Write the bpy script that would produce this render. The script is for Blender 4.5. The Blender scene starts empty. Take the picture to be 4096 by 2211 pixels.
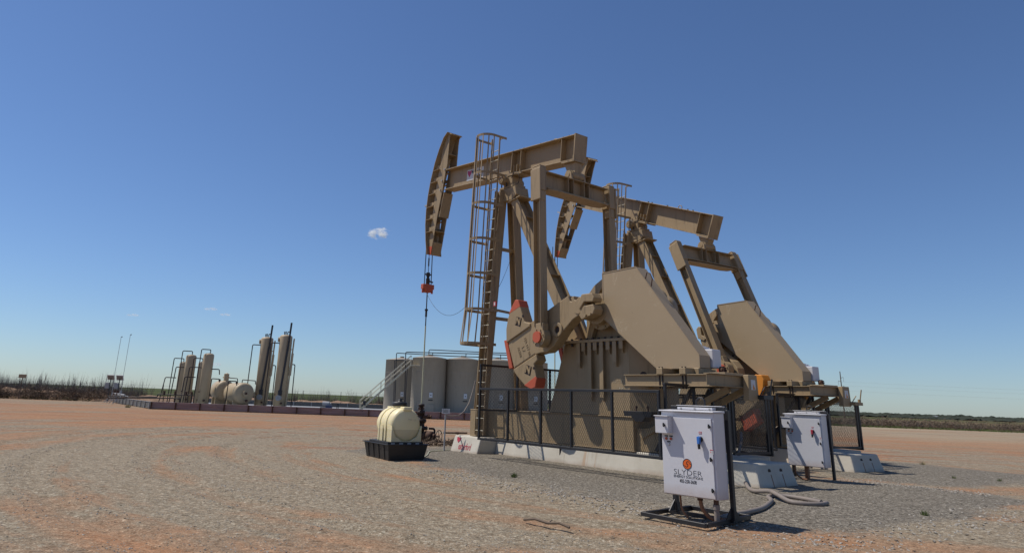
import bpy, bmesh, math, random
from mathutils import Vector, Matrix, Euler, noise as mnoise
R = math.radians
PI = math.pi
random.seed(7)
scene = bpy.context.scene
col = scene.collection

# ------------------------------------------------------------------ helpers
def tag(o, label=None, cat=None, group=None, kind=None):
    if label: o['label'] = label
    if cat: o['category'] = cat
    if group: o['group'] = group
    if kind: o['kind'] = kind
    return o

def empty(name, loc=(0, 0, 0), rz=0.0, label=None, cat=None, group=None):
    o = bpy.data.objects.new(name, None)
    o.empty_display_size = 0.3
    col.objects.link(o)
    o.location = loc
    o.rotation_euler = (0, 0, rz)
    return tag(o, label, cat, group)

def copy_tree(o, parent=None):
    c = o.copy()
    col.objects.link(c)
    c.parent = parent
    for ch in list(o.children):
        copy_tree(ch, c)
    return c

class MB:
    """collects shapes, builds ONE mesh object"""
    def __init__(s):
        s.v = []; s.f = []; s.sm = []; s.mi = []
        s.M = None; s.m = 0
    def add(s, vs, fs, smooth=False):
        b = len(s.v)
        for p in vs:
            p = Vector(p)
            if s.M is not None: p = s.M @ p
            s.v.append(p)
        for f in fs:
            s.f.append([b + i for i in f]); s.sm.append(smooth); s.mi.append(s.m)
        return s
    def box(s, x0, x1, y0, y1, z0, z1):
        v = [(x0, y0, z0), (x1, y0, z0), (x1, y1, z0), (x0, y1, z0), (x0, y0, z1), (x1, y0, z1), (x1, y1, z1), (x0, y1, z1)]
        return s.add(v, [(0, 3, 2, 1), (4, 5, 6, 7), (0, 1, 5, 4), (1, 2, 6, 5), (2, 3, 7, 6), (3, 0, 4, 7)])
    def frame(s, p, q, up=(0, 0, 1)):
        p = Vector(p); q = Vector(q); d = (q - p)
        L = d.length; d = d / L
        up = Vector(up)
        side = d.cross(up)
        if side.length < 1e-4: side = d.cross(Vector((1, 0, 0)))
        side.normalize(); u2 = side.cross(d).normalized()
        return p, q, d, side, u2, L
    def bar(s, p, q, w, h, up=(0, 0, 1), ow=0.0, oh=0.0):
        """oriented box, w across, h along up"""
        p, q, d, sd, u2, L = s.frame(p, q, up)
        vs = []
        for e in (p, q):
            for a, b in ((-1, -1), (1, -1), (1, 1), (-1, 1)):
                vs.append(e + sd * (a * w / 2 + ow) + u2 * (b * h / 2 + oh))
        return s.add(vs, [(0, 1, 2, 3), (7, 6, 5, 4), (0, 4, 5, 1), (1, 5, 6, 2), (2, 6, 7, 3), (3, 7, 4, 0)])
    def ibeam(s, p, q, depth, width, tf=0.02, tw=0.015, up=(0, 0, 1)):
        s.bar(p, q, width, tf, up, 0, depth / 2 - tf / 2)
        s.bar(p, q, width, tf, up, 0, -depth / 2 + tf / 2)
        s.bar(p, q, tw, depth - 2 * tf, up)
        return s
    def cyl(s, p, q, r, n=16, r2=None, caps=True, smooth=True):
        if r2 is None: r2 = r
        p, q, d, sd, u2, L = s.frame(p, q)
        vs = []
        for e, rr in ((p, r), (q, r2)):
            for i in range(n):
                a = 2 * PI * i / n
                vs.append(e + sd * math.cos(a) * rr + u2 * math.sin(a) * rr)
        fs = [(i, (i + 1) % n, n + (i + 1) % n, n + i) for i in range(n)]
        s.add(vs, fs, smooth)
        if caps:
            s.add(vs[:n], [tuple(range(n))[::-1]]); s.add(vs[n:], [tuple(range(n))])
        return s
    def ring(s, c, ax, r0, r1, t, n=24):
        """washer"""
        c = Vector(c); ax = Vector(ax).normalized()
        p, q, d, sd, u2, L = s.frame(c - ax * t / 2, c + ax * t / 2)
        vs = []
        for e in (p, q):
            for rr in (r0, r1):
                for i in range(n):
                    a = 2 * PI * i / n
                    vs.append(e + sd * math.cos(a) * rr + u2 * math.sin(a) * rr)
        fs = []
        for i in range(n):
            j = (i + 1) % n
            fs += [(i, j, n + j, n + i), (2 * n + i, 3 * n + i, 3 * n + j, 2 * n + j), (i, 2 * n + i, 2 * n + j, j), (n + i, n + j, 3 * n + j, 3 * n + i)]
        return s.add(vs, fs)
    def tube(s, pts, r, n=8, caps=True):
        pts = [Vector(p) for p in pts]
        m = len(pts); vs = []
        pr = None
        for i, p in enumerate(pts):
            d = (pts[min(i + 1, m - 1)] - pts[max(i - 1, 0)]).normalized()
            if pr is None:
                a = d.cross(Vector((0, 0, 1)))
                if a.length < 1e-3: a = d.cross(Vector((1, 0, 0)))
            else:
                a = pr - d * pr.dot(d)
            a.normalize(); pr = a; b = d.cross(a)
            for k in range(n):
                t = 2 * PI * k / n
                vs.append(p + a * math.cos(t) * r + b * math.sin(t) * r)
        fs = []
        for i in range(m - 1):
            for k in range(n):
                k2 = (k + 1) % n
                fs.append((i * n + k, i * n + k2, (i + 1) * n + k2, (i + 1) * n + k))
        s.add(vs, fs, True)
        if caps:
            s.add(vs[:n], [tuple(range(n))[::-1]]); s.add(vs[-n:], [tuple(range(n))])
        return s
    def pipe(s, pts, r, n=10, rb=None):
        """pipe through corner points with rounded elbows"""
        rb = rb or r * 3
        P = [Vector(p) for p in pts]; out = [P[0]]
        for i in range(1, len(P) - 1):
            a = (P[i - 1] - P[i]); b = (P[i + 1] - P[i])
            k = min(rb, a.length * .45, b.length * .45)
            a = P[i] + a.normalized() * k; b = P[i] + b.normalized() * k
            for t in (0, .25, .5, .75, 1):
                out.append(a * (1 - t) ** 2 + P[i] * 2 * t * (1 - t) + b * t * t)
        out.append(P[-1])
        return s.tube(out, r, n)
    def prism(s, poly, y0, y1):
        """poly of (x,z), extruded along y"""
        n = len(poly)
        vs = [(x, y0, z) for x, z in poly] + [(x, y1, z) for x, z in poly]
        fs = [tuple(range(n)), tuple(range(n, 2 * n))[::-1]] + [(i, i + n, (i + 1) % n + n, (i + 1) % n) for i in range(n)]
        return s.add(vs, fs)
    def prismx(s, poly, x0, x1):
        n = len(poly)
        vs = [(x0, y, z) for y, z in poly] + [(x1, y, z) for y, z in poly]
        fs = [tuple(range(n)), tuple(range(n, 2 * n))[::-1]] + [(i, i + n, (i + 1) % n + n, (i + 1) % n) for i in range(n)]
        return s.add(vs, fs)
    def prismz(s, poly, z0, z1):
        n = len(poly)
        vs = [(x, y, z0) for x, y in poly] + [(x, y, z1) for x, y in poly]
        fs = [tuple(range(n)), tuple(range(n, 2 * n))[::-1]] + [(i, i + n, (i + 1) % n + n, (i + 1) % n) for i in range(n)]
        return s.add(vs, fs)
    def frustum(s, b, t, z0, z1):
        """b,t = (x0,x1,y0,y1)"""
        vs = [(b[0], b[2], z0), (b[1], b[2], z0), (b[1], b[3], z0), (b[0], b[3], z0), (t[0], t[2], z1), (t[1], t[2], z1), (t[1], t[3], z1), (t[0], t[3], z1)]
        return s.add(vs, [(0, 3, 2, 1), (4, 5, 6, 7), (0, 1, 5, 4), (1, 2, 6, 5), (2, 3, 7, 6), (3, 0, 4, 7)])
    def lathe(s, prof, c=(0, 0, 0), ax=(0, 0, 1), n=24, smooth=True):
        """prof = [(r, h)] around axis through c"""
        c = Vector(c); ax = Vector(ax).normalized()
        p, q, d, sd, u2, L = s.frame(c, c + ax)
        vs = []
        for r, h in prof:
            for i in range(n):
                a = 2 * PI * i / n
                vs.append(c + ax * h + sd * math.cos(a) * r + u2 * math.sin(a) * r)
        fs = []
        for k in range(len(prof) - 1):
            for i in range(n):
                j = (i + 1) % n
                fs.append((k * n + i, k * n + j, (k + 1) * n + j, (k + 1) * n + i))
        s.add(vs, fs, smooth)
        if prof[0][0] > 1e-4: s.add(vs[:n], [tuple(range(n))[::-1]])
        if prof[-1][0] > 1e-4: s.add(vs[-n:], [tuple(range(n))])
        return s
    def build(s, name, mat, parent=None, bevel=0.0, seg=1, loc=None):
        me = bpy.data.meshes.new(name)
        me.from_pydata([tuple(p) for p in s.v], [], s.f)
        me.validate(); 
        bm = bmesh.new(); bm.from_mesh(me)
        bmesh.ops.remove_doubles(bm, verts=[v for v in bm.verts if False], dist=1e-5)
        bmesh.ops.recalc_face_normals(bm, faces=bm.faces)
        bm.to_mesh(me); bm.free()
        if len(me.polygons) == len(s.sm):
            me.polygons.foreach_set('use_smooth', s.sm)
            if isinstance(mat, (list, tuple)): me.polygons.foreach_set('material_index', s.mi)
        for m in (mat if isinstance(mat, (list, tuple)) else [mat]): me.materials.append(m)
        o = bpy.data.objects.new(name, me)
        col.objects.link(o)
        if parent is not None: o.parent = parent
        if loc: o.location = loc
        if bevel:
            md = o.modifiers.new('bevel', 'BEVEL'); md.width = bevel; md.segments = seg
            md.limit_method = 'ANGLE'; md.angle_limit = R(50); md.use_clamp_overlap = True
        return o

# ------------------------------------------------------------------ materials
class NT:
    def __init__(s, name):
        s.mat = bpy.data.materials.new(name); s.mat.use_nodes = True
        s.t = s.mat.node_tree; s.t.nodes.clear()
        s.out = s.n('ShaderNodeOutputMaterial'); s.b = s.n('ShaderNodeBsdfPrincipled')
        s.l(s.b.outputs[0], s.out.inputs[0])
        s.tc = s.n('ShaderNodeTexCoord')
    def n(s, t, **k):
        x = s.t.nodes.new(t)
        for a, b in k.items(): setattr(x, a, b)
        return x
    def l(s, a, b): s.t.links.new(a, b)
    def noise(s, scale, detail=4, rough=.55, coord='Object', vec=None, dist=0.0):
        x = s.n('ShaderNodeTexNoise'); x.inputs['Scale'].default_value = scale
        x.inputs['Detail'].default_value = detail; x.inputs['Roughness'].default_value = rough
        x.inputs['Distortion'].default_value = dist
        s.l(vec if vec is not None else s.tc.outputs[coord], x.inputs['Vector'])
        return x.outputs['Fac']
    def mapping(s, sc=(1, 1, 1), rot=(0, 0, 0), loc=(0, 0, 0), coord='Object', vec=None):
        x = s.n('ShaderNodeMapping'); x.inputs['Scale'].default_value = sc
        x.inputs['Rotation'].default_value = rot; x.inputs['Location'].default_value = loc
        s.l(vec if vec is not None else s.tc.outputs[coord], x.inputs['Vector'])
        return x.outputs[0]
    def ramp(s, fac, stops):
        x = s.n('ShaderNodeValToRGB'); e = x.color_ramp.elements
        while len(e) < len(stops): e.new(.5)
        for i, (p, c) in enumerate(stops):
            e[i].position = p
            e[i].color = (c, c, c, 1) if isinstance(c, (int, float)) else (*c, 1)
        s.l(fac, x.inputs[0]); return x.outputs[0]
    def mix(s, fac, a, b, mode='MIX'):
        x = s.n('ShaderNodeMixRGB', blend_type=mode)
        for i, v in ((0, fac), (1, a), (2, b)):
            if isinstance(v, (int, float)): x.inputs[i].default_value = v if i == 0 else (v, v, v, 1)
            elif isinstance(v, tuple): x.inputs[i].default_value = (*v, 1)
            else: s.l(v, x.inputs[i])
        return x.outputs[0]
    def math(s, op, a, b=None, c=None, clamp=False):
        x = s.n('ShaderNodeMath', operation=op); x.use_clamp = clamp
        for i, v in enumerate((a, b, c)):
            if v is None: continue
            if isinstance(v, (int, float)): x.inputs[i].default_value = v
            else: s.l(v, x.inputs[i])
        return x.outputs[0]
    def sep(s, v):
        x = s.n('ShaderNodeSeparateXYZ'); s.l(v, x.inputs[0]); return x.outputs
    def bump(s, h, strength=.3, dist=.01):
        x = s.n('ShaderNodeBump'); x.inputs['Strength'].default_value = strength
        x.inputs['Distance'].default_value = dist; s.l(h, x.inputs['Height'])
        s.l(x.outputs[0], s.b.inputs['Normal'])
    def base(s, c):
        if isinstance(c, tuple): s.b.inputs['Base Color'].default_value = (*c, 1)
        else: s.l(c, s.b.inputs['Base Color'])
        return s
    def set(s, rough=.5, metal=0.0, spec=None):
        if isinstance(rough, (int, float)): s.b.inputs['Roughness'].default_value = rough
        else: s.l(rough, s.b.inputs['Roughness'])
        s.b.inputs['Metallic'].default_value = metal
        if spec is not None: s.b.inputs['Specular IOR Level'].default_value = spec
        return s.mat

def painted(name, c, dust=(.42, .33, .24), amt=.35, rough=.5, scale=1.2, rust=0.0, spec=.35, streak=0.0, splash=None):
    k = NT(name)
    n1 = k.noise(scale, 5, .6); n2 = k.noise(scale * 9, 4, .6)
    f = k.math('MULTIPLY', k.ramp(n1, [(.35, 0), (.75, 1)]), amt)
    d = tuple(a * .55 + b * .45 for a, b in zip(dust, c))
    m = k.mix(f, c, d)
    m = k.mix(k.ramp(n2, [(.3, .12), (.7, 0.0)]), m, tuple(x * .7 for x in c))
    if streak:
        a = k.noise(2.4, 6, .7, vec=k.mapping((2.6, 2.6, .22), (0, 0, 0), (4, 9, 1)))
        m = k.mix(k.math('MULTIPLY', k.ramp(a, [(.54, 0), (.70, 1)]), streak), m, tuple(x * .42 for x in c))
        b_ = k.noise(14, 6, .75, vec=k.mapping((1, 1, .5)))
        m = k.mix(k.ramp(b_, [(.69, 0), (.735, .75)]), m, (.13, .06, .03))
        c_ = k.noise(.7, 3, .5, vec=k.mapping((1, 1, 1), (0, 0, 0), (2, 2, 7)))
        m = k.mix(k.ramp(c_, [(.5, 0), (.7, .35)]), m, tuple(min(1, x * 1.22) for x in c))
    if splash:
        zz = k.sep(k.tc.outputs['Object'])[2]
        f2 = k.ramp(k.math('ADD', k.math('SUBTRACT', zz, splash), k.math('MULTIPLY', k.math('SUBTRACT', k.noise(9, 5, .7), .5), -.12)), [(0, .38), (.16, 0)])
        m = k.mix(f2, m, (.38, .22, .13))
        m = k.mix(k.ramp(k.noise(5, 6, .7, vec=k.mapping((4, 4, .5))), [(.60, 0), (.75, .22)]), m, tuple(x * .55 for x in c))
    if rust:
        n3 = k.noise(6.0, 8, .75, vec=k.mapping((1, 1, .35)))
        m = k.mix(k.ramp(n3, [(.68 - rust * .1, 0), (.74, .9)]), m, (.16, .07, .035))
    k.base(m)
    k.bump(n2, .08, .01)
    return k.set(k.ramp(n1, [(.2, rough - .08), (.8, rough + .12)]), spec=spec)

M = {}
TAN = (.318, .23, .126)
M['tan'] = painted('tan_paint', TAN, rough=.5, streak=.8)
M['tan_rusty'] = painted('tan_paint_worn', (.33, .245, .15), rough=.55, rust=.25)
def guard_mat():
    k = NT('tan_paint_scratched')
    n1 = k.noise(.9, 5, .6); n2 = k.noise(12, 4, .6)
    m = k.mix(k.math('MULTIPLY', k.ramp(n1, [(.35, 0), (.75, 1)]), .4), (.345, .258, .155), (.385, .295, .19))
    for sc, rot, off in (((.5, 2.2, 2.2), .75, 0), ((2.0, 2.0, .6), -.9, 7)):
        a = k.noise(2.6, 3, .5, vec=k.mapping(sc, (0, rot, 0), (off, 0, off)), dist=1.2)
        line = k.ramp(a, [(.485, 0), (.5, 1), (.515, 0)])
        br = k.ramp(k.noise(1.6, 2, .5, vec=k.mapping((1, 1, 1), (0, 0, 0), (off * 3, 2, 1))), [(.54, 0), (.68, .55)])
        m = k.mix(k.math('MULTIPLY', line, br), m, (.60, .50, .36))
    sc2 = k.ramp(k.noise(30, 2, .4), [(.76, 0), (.79, .8)])
    m = k.mix(sc2, m, (.14, .10, .075))
    k.base(m); k.bump(k.noise(1.1, 2, .4), .25, .03)
    return k.set(k.ramp(n1, [(.2, .42), (.8, .58)]), spec=.4)
M['guard'] = guard_mat()
M['red'] = painted('red_orange_paint', (.50, .095, .045), dust=(.4, .2, .12), rough=.5, amt=.3)
M['orange'] = painted('orange_paint', (.66, .24, .03), dust=(.5, .3, .12), rough=.5, amt=.3)
M['black'] = painted('black_steel', (.012, .012, .015), dust=(.10, .08, .06), rough=.42, amt=.25, spec=.5)
M['dark'] = painted('dark_grey_steel', (.03, .03, .034), dust=(.12, .09, .07), rough=.45, amt=.35)
M['meshm'] = painted('expanded_metal', (.016, .016, .019), rough=.5, amt=.2)
M['rust'] = painted('rusty_iron', (.075, .038, .026), dust=(.16, .09, .05), rough=.75, amt=.7, scale=6, rust=.3)
M['iron'] = painted('oily_dark_iron', (.028, .02, .018), dust=(.1, .05, .035), rough=.55, amt=.5, scale=5)
M['white'] = painted('white_enamel', (.60, .60, .625), dust=(.6, .52, .45), rough=.33, amt=.22, spec=.5, splash=.30)
M['shell'] = painted('cream_vessel_paint', (.44, .34, .21), rough=.5, amt=.3, scale=.5, streak=.4)
M['tank'] = painted('grey_tan_tank_paint', (.33, .285, .225), dust=(.33, .29, .22), rough=.55, amt=.3, scale=.35, streak=.35)
M['pvc'] = painted('grey_conduit', (.20, .17, .15), rough=.6, amt=.4, scale=3)
M['flex'] = painted('orange_brown_flex_conduit', (.22, .10, .05), rough=.6, amt=.4, scale=3)
M['rope'] = painted('wire_rope', (.02, .019, .02), rough=.5, amt=.2)
M['rod'] = painted('polished_rod_coating', (.52, .52, .34), rough=.4, amt=.2)
M['galv'] = painted('galvanised_steel', (.34, .34, .34), dust=(.4, .36, .3), rough=.42, amt=.4, scale=3)
M['stair'] = painted('pale_stair_paint', (.56, .52, .40), rough=.5, amt=.2)
M['wood'] = painted('weathered_wood', (.12, .085, .06), rough=.8, amt=.4, scale=5)
M['blue'] = painted('blue_plastic', (.03, .16, .52), rough=.35, amt=.1)
M['signw'] = painted('sign_white', (.62, .62, .62), rough=.4, amt=.15)
M['ink'] = painted('black_lettering', (.02, .02, .022), rough=.5, amt=.0)
M['inkred'] = painted('red_lettering', (.42, .04, .06), rough=.5, amt=.0)
M['inkwhite'] = painted('white_lettering', (.7, .7, .7), rough=.5, amt=.0)
M['logo'] = painted('orange_logo', (.72, .13, .02), rough=.4, amt=.0)
M['magenta'] = painted('crimson_emblem', (.42, .03, .10), rough=.4, amt=.0)
M['bluesteel'] = painted('blue_machine', (.02, .04, .11), rough=.45, amt=.3)

def poly_tank():
    k = NT('translucent_cream_plastic')
    z = k.sep(k.tc.outputs['Object'])[2]
    lev = k.ramp(z, [(.690, 1.0), (.703, 0.0)])      # the liquid inside shows through the wall
    n = k.noise(2.0, 4, .5)
    c = k.mix(k.math('MULTIPLY', lev, .55), (.82, .71, .42), (.52, .44, .28))
    c = k.mix(k.ramp(n, [(.3, .15), (.7, 0)]), c, (.60, .50, .26))
    k.base(c)
    k.b.inputs['Subsurface Weight'].default_value = .25
    k.b.inputs['Subsurface Radius'].default_value = (.06, .05, .02)
    return k.set(.45)
M['cream'] = poly_tank()
def poly_black():
    k = NT('black_plastic'); n = k.noise(3, 4, .6)
    k.base(k.mix(k.ramp(n, [(.35, 0), (.8, .5)]), (.013, .013, .014), (.05, .042, .035)))
    k.bump(k.noise(20, 2), .1, .01)
    return k.set(.5)
M['plastic'] = poly_black()

def concrete():
    k = NT('precast_concrete')
    n1 = k.noise(1.3, 6, .6); n2 = k.noise(18, 5, .65)
    st = k.noise(2.2, 5, .6, vec=k.mapping((3.2, 3.2, .28)))
    m = k.mix(k.ramp(n1, [(.3, 0), (.7, 1)]), (.45, .415, .345), (.56, .52, .44))
    m = k.mix(k.ramp(n2, [(.62, 0), (.72, .5)]), m, (.30, .28, .24))
    m = k.mix(k.ramp(st, [(.60, 0), (.74, .45)]), m, (.28, .235, .17))
    x = k.sep(k.tc.outputs['Object'])
    rs = k.noise(1.7, 2, .5, vec=k.mapping((2.3, .4, .05), (0, 0, 0), (3.3, 0, 0)))
    m = k.mix(k.ramp(rs, [(.665, 0), (.70, .55), (.72, 0)]), m, (.40, .20, .085))
    dirt = k.ramp(k.math('ADD', x[2], k.math('MULTIPLY', n1, .22)), [(.10, .5), (.2, 0)])
    m = k.mix(dirt, m, (.30, .21, .15))
    k.base(m); k.bump(n2, .35, .01)
    return k.set(.85, spec=.25)
M['conc'] = concrete()

def ground_mat():
    k = NT('red_dirt_and_gravel_pad')
    P = k.tc.outputs['Object']; X = k.sep(P)
    # pump pad frame (u along the pads, v across)
    rp = k.sep(k.mapping((1, 1, 1), (0, 0, R(54.0))))      # rotates the axis of the pads onto x
    u, v = rp[0], rp[1]
    wob = k.math('MULTIPLY', k.math('SUBTRACT', k.noise(.45, 5, .62), .5), 4.2)
    wob2 = k.math('MULTIPLY', k.math('SUBTRACT', k.noise(2.6, 5, .6), .5), 1.3)
    w = k.math('ADD', wob, wob2)
    def sstep(val, a, b):
        x = k.n('ShaderNodeMapRange', interpolation_type='SMOOTHSTEP'); k.l(val, x.inputs[0])
        x.inputs[1].default_value = a; x.inputs[2].default_value = b
        return x.outputs[0]
    def rect(u0, u1, v0, v1, e=1.5):
        a = k.math('MULTIPLY', sstep(k.math('ADD', u, w), u0 - e, u0 + e), sstep(k.math('ADD', u, k.math('MULTIPLY', w, .6)), u1 + e * .6, u1 - e * .6))
        b = k.math('MULTIPLY', sstep(k.math('ADD', v, k.math('MULTIPLY', w, .8)), v0 - e, v0 + e), sstep(k.math('ADD', v, w), v1 + e, v1 - e))
        return k.math('MULTIPLY', a, b)
    ap1 = rect(-19.0, -4.6, 9.2, 17.2); ap2 = rect(-20.0, -6.4, 17.9, 25.5)
    apron = k.math('MAXIMUM', ap1, ap2)
    # dirt base
    px = k.math('SUBTRACT', X[0], 8.0); py = k.math('SUBTRACT', X[1], 22.0)
    rr = k.math('SQRT', k.math('ADD', k.math('MULTIPLY', px, px), k.math('MULTIPLY', py, py)))
    th = k.math('ARCTAN2', py, k.math('MULTIPLY', px, -1.0))
    def polar(sr, st):
        x = k.n('ShaderNodeCombineXYZ'); k.l(k.math('MULTIPLY', rr, sr), x.inputs[0]); k.l(k.math('MULTIPLY', th, st), x.inputs[1]); return x.outputs[0]
    big = k.noise(.16, 6, .62, vec=k.mapping((.7, 1.2, 1), (0, 0, R(10))), dist=.4)
    mid = k.noise(.8, 6, .65, vec=k.mapping((.7, 1.1, 1), (0, 0, R(-24)), (5, 2, 0)), dist=.8)
    trk = k.noise(1.0, 5, .62, vec=polar(1.05, 1.5), dist=.3)
    trk2 = k.noise(1.0, 5, .6, vec=polar(.42, 3.0), dist=.5)
    red = k.math('ADD', k.math('MULTIPLY', big, .26), k.math('ADD', k.math('MULTIPLY', mid, .20), k.math('ADD', k.math('MULTIPLY', trk, .50), k.math('MULTIPLY', trk2, .32))))
    ringb = k.ramp(k.math('MULTIPLY', rr, .03), [(.27, 0), (.33, 1), (.52, 1), (.66, 0)])
    nearb = k.ramp(k.math('MULTIPLY', X[1], .01), [(.078, 1), (.11, 0), (.24, 0), (.32, .8), (.50, .9), (.60, 0)])
    red = k.math('ADD', red, k.math('ADD', k.math('MULTIPLY', ringb, -.062), k.math('MULTIPLY', nearb, .062)))
    redf = k.ramp(red, [(.600, 0), (.725, 1)])
    fine = k.noise(5.0, 6, .66); grit = k.noise(20, 4, .62); vfine = k.noise(48, 2, .55)
    gravel = k.mix(k.ramp(fine, [(.3, 0), (.7, 1)]), (0.129, 0.106, 0.075), (0.258, 0.222, 0.164))
    gravel = k.mix(k.ramp(grit, [(.40, 0), (.60, 1)]), gravel, (0.215, 0.170, 0.117))
    gravel = k.mix(k.ramp(vfine, [(.60, 0), (.68, .85)]), gravel, (0.378, 0.344, 0.270))
    gravel = k.mix(k.ramp(vfine, [(.33, .8), (.42, 0)]), gravel, (0.073, 0.055, 0.037))
    dirt = k.mix(k.noise(1.8, 5, .6), (0.265, 0.132, 0.066), (0.305, 0.178, 0.102))
    dirt = k.mix(k.ramp(grit, [(.52, 0), (.66, .6)]), dirt, (0.232, 0.178, 0.122))
    dirt = k.mix(k.ramp(vfine, [(.34, .6), (.42, 0)]), dirt, (0.112, 0.066, 0.041)); dirt = k.mix(k.ramp(vfine, [(.62, 0), (.70, .6)]), dirt, (0.361, 0.299, 0.215))
    c = k.mix(redf, gravel, dirt)
    # deeper red wet-looking bands in the distance and by the rims
    band = k.noise(.36, 5, .62, vec=k.mapping((.16, 1.0, 1), (0, 0, R(5)), (3, 1, 0)), dist=.5)
    c = k.mix(k.ramp(band, [(.60, 0), (.68, .6)]), c, (0.215, 0.083, 0.038))
    # pale gravel sweep on the right of the pad
    pale = k.math('MULTIPLY', sstep(X[1], 34, 60), sstep(X[0], 12, 40))
    c = k.mix(k.math('MULTIPLY', pale, k.ramp(band, [(.45, .75), (.6, .1)])), c, (0.284, 0.245, 0.174))
    # light strip of crushed rock
    vo = k.n('ShaderNodeTexVoronoi'); vo.inputs['Scale'].default_value = 26; k.l(P, vo.inputs['Vector'])
    vc = k.ramp(k.sep(vo.outputs['Color'])[0], [(0, .0), (1, 1)])
    spk = k.ramp(vo.outputs['Distance'], [(.0, 1), (.35, .75), (.6, .25)])
    c = k.mix(k.math('MULTIPLY', k.ramp(k.math('MULTIPLY', vc, k.math('SUBTRACT', 1.2, redf)), [(.86, 0), (1.0, .8)]), spk), c, (0.361, 0.332, 0.263))
    ag = k.mix(k.ramp(grit, [(.38, 0), (.62, 1)]), (0.073, 0.065, 0.053), (0.202, 0.181, 0.148))
    ag = k.mix(k.ramp(vc, [(.86, 0), (.97, .6)]), ag, (0.361, 0.340, 0.289))
    ag = k.mix(k.ramp(vfine, [(.34, .7), (.44, 0)]), ag, (0.034, 0.031, 0.025)); ag = k.mix(k.ramp(vfine, [(.60, 0), (.68, .7)]), ag, (0.310, 0.282, 0.229))
    apf = k.ramp(k.math('ADD', apron, k.math('MULTIPLY', k.math('SUBTRACT', grit, .5), 1.1)), [(.38, 0), (.62, 1)])
    c = k.mix(apf, c, ag)
    peb = k.noise(12.0, 5, .72); peb2 = k.noise(5.5, 4, .7, vec=k.mapping((1, 1, 1), (0, 0, 0), (3, 8, 0)))
    lite = k.mix(1.0, c, (1.75, 1.75, 1.8), 'MULTIPLY'); dk = k.mix(1.0, c, (.48, .46, .44), 'MULTIPLY')
    c2 = k.mix(k.ramp(peb, [(.54, 0), (.65, .65)]), c, lite)
    c2 = k.mix(k.ramp(peb, [(.37, .65), (.46, 0)]), c2, dk)
    c2 = k.mix(k.ramp(peb2, [(.36, .45), (.46, 0)]), c2, dk)
    red3 = k.noise(.9, 4, .6, vec=k.mapping((.10, 1.5, 1), (0, 0, R(3)), (7, 3, 0)), dist=.3)
    far3 = k.math('MULTIPLY', k.ramp(k.math('MULTIPLY', X[1], .01), [(.20, 0), (.28, 1), (.80, 1), (.90, 0)]), k.math('SUBTRACT', 1.0, apron))
    c = k.mix(k.math('MULTIPLY', far3, k.ramp(red3, [(.56, 0), (.66, .75)])), c2, (.19, .068, .03))
    c = k.mix(1.0, c, (1.15, 1.12, 1.08), 'MULTIPLY'); k.base(c)
    h = k.math('ADD', k.math('MULTIPLY', fine, .5), k.math('ADD', k.math('MULTIPLY', grit, .5), k.math('MULTIPLY', peb, .8)))
    k.bump(h, .75, .035)
    return k.set(.95, spec=.15)
M['ground'] = ground_mat()

def field_mat():
    k = NT('prairie_field')
    X = k.sep(k.tc.outputs['Object'])
    big = k.noise(.02, 5, .6); fine = k.noise(.5, 6, .7)
    green = k.mix(fine, (.035, .050, .018), (.085, .10, .042))
    brown = k.mix(fine, (.085, .07, .035), (.19, .145, .085))
    side = k.n('ShaderNodeMapRange', interpolation_type='SMOOTHSTEP'); k.l(X[0], side.inputs[0])
    side.inputs[1].default_value = 10; side.inputs[2].default_value = 60
    gb = k.mix(k.ramp(k.noise(.008, 4, .6), [(.45, 0), (.55, 1)]), brown, green)
    c = k.mix(side.outputs[0], green, gb)
    c = k.mix(k.ramp(big, [(.55, 0), (.7, .6)]), c, brown)
    k.base(c); k.bump(fine, 1, .3)
    return k.set(1.0, spec=.05)
M['field'] = field_mat()
def simple_noise(name, a, b, scale=3, rough=.9, bump=.0):
    k = NT(name); n = k.noise(scale, 6, .7)
    k.base(k.mix(k.ramp(n, [(.3, 0), (.7, 1)]), a, b))
    if bump: k.bump(n, bump, .1)
    return k.set(rough, spec=.15)
M['bank'] = simple_noise('dry_earth_bank', (.17, .11, .07), (.36, .24, .16), 1.5, .95, .8)
M['brush'] = simple_noise('dry_brush', (.065, .046, .033), (.22, .16, .115), .9)
M['brushg'] = simple_noise('olive_brush', (.05, .055, .02), (.14, .125, .06), .7)
M['twig'] = simple_noise('bare_twigs', (.12, .095, .08), (.24, .20, .17), 2)
M['grassg'] = simple_noise('green_grass', (.04, .07, .015), (.12, .15, .05), 3)
M['grassy'] = simple_noise('straw_grass', (.20, .17, .08), (.34, .29, .15), 3)
M['treefar'] = simple_noise('distant_foliage', (.02, .028, .02), (.055, .06, .042), .15)
M['stone'] = simple_noise('loose_stone', (.17, .145, .115), (.46, .43, .38), 30, .9)
M['liner'] = simple_noise('containment_liner', (.22, .23, .24), (.30, .31, .32), .8)
def corr_mat():
    k = NT('weathered_corrugated_steel')
    n = k.noise(1.0, 5, .6, vec=k.mapping((.5, .5, 6)))
    k.base(k.mix(k.ramp(n, [(.3, 0), (.7, 1)]), (.42, .30, .275), (.60, .48, .45)))
    return k.set(.6)
M['corr'] = corr_mat()
M['corrg'] = painted('grey_corrugated_steel', (.30, .30, .29), rough=.45, amt=.3)

# ------------------------------------------------------------------ frames of reference
AZ = R(-54.0)
U = Vector((math.cos(AZ), math.sin(AZ), 0)); V = Vector((-U.y, U.x, 0))
def uv(u, v, z=0): 
    p = U * u + V * v; return Vector((p.x, p.y, z))

def vnoise(x, y, s, o=0.0):
    return mnoise.noise(Vector((x * s + o, y * s - o, o * .37)))

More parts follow.
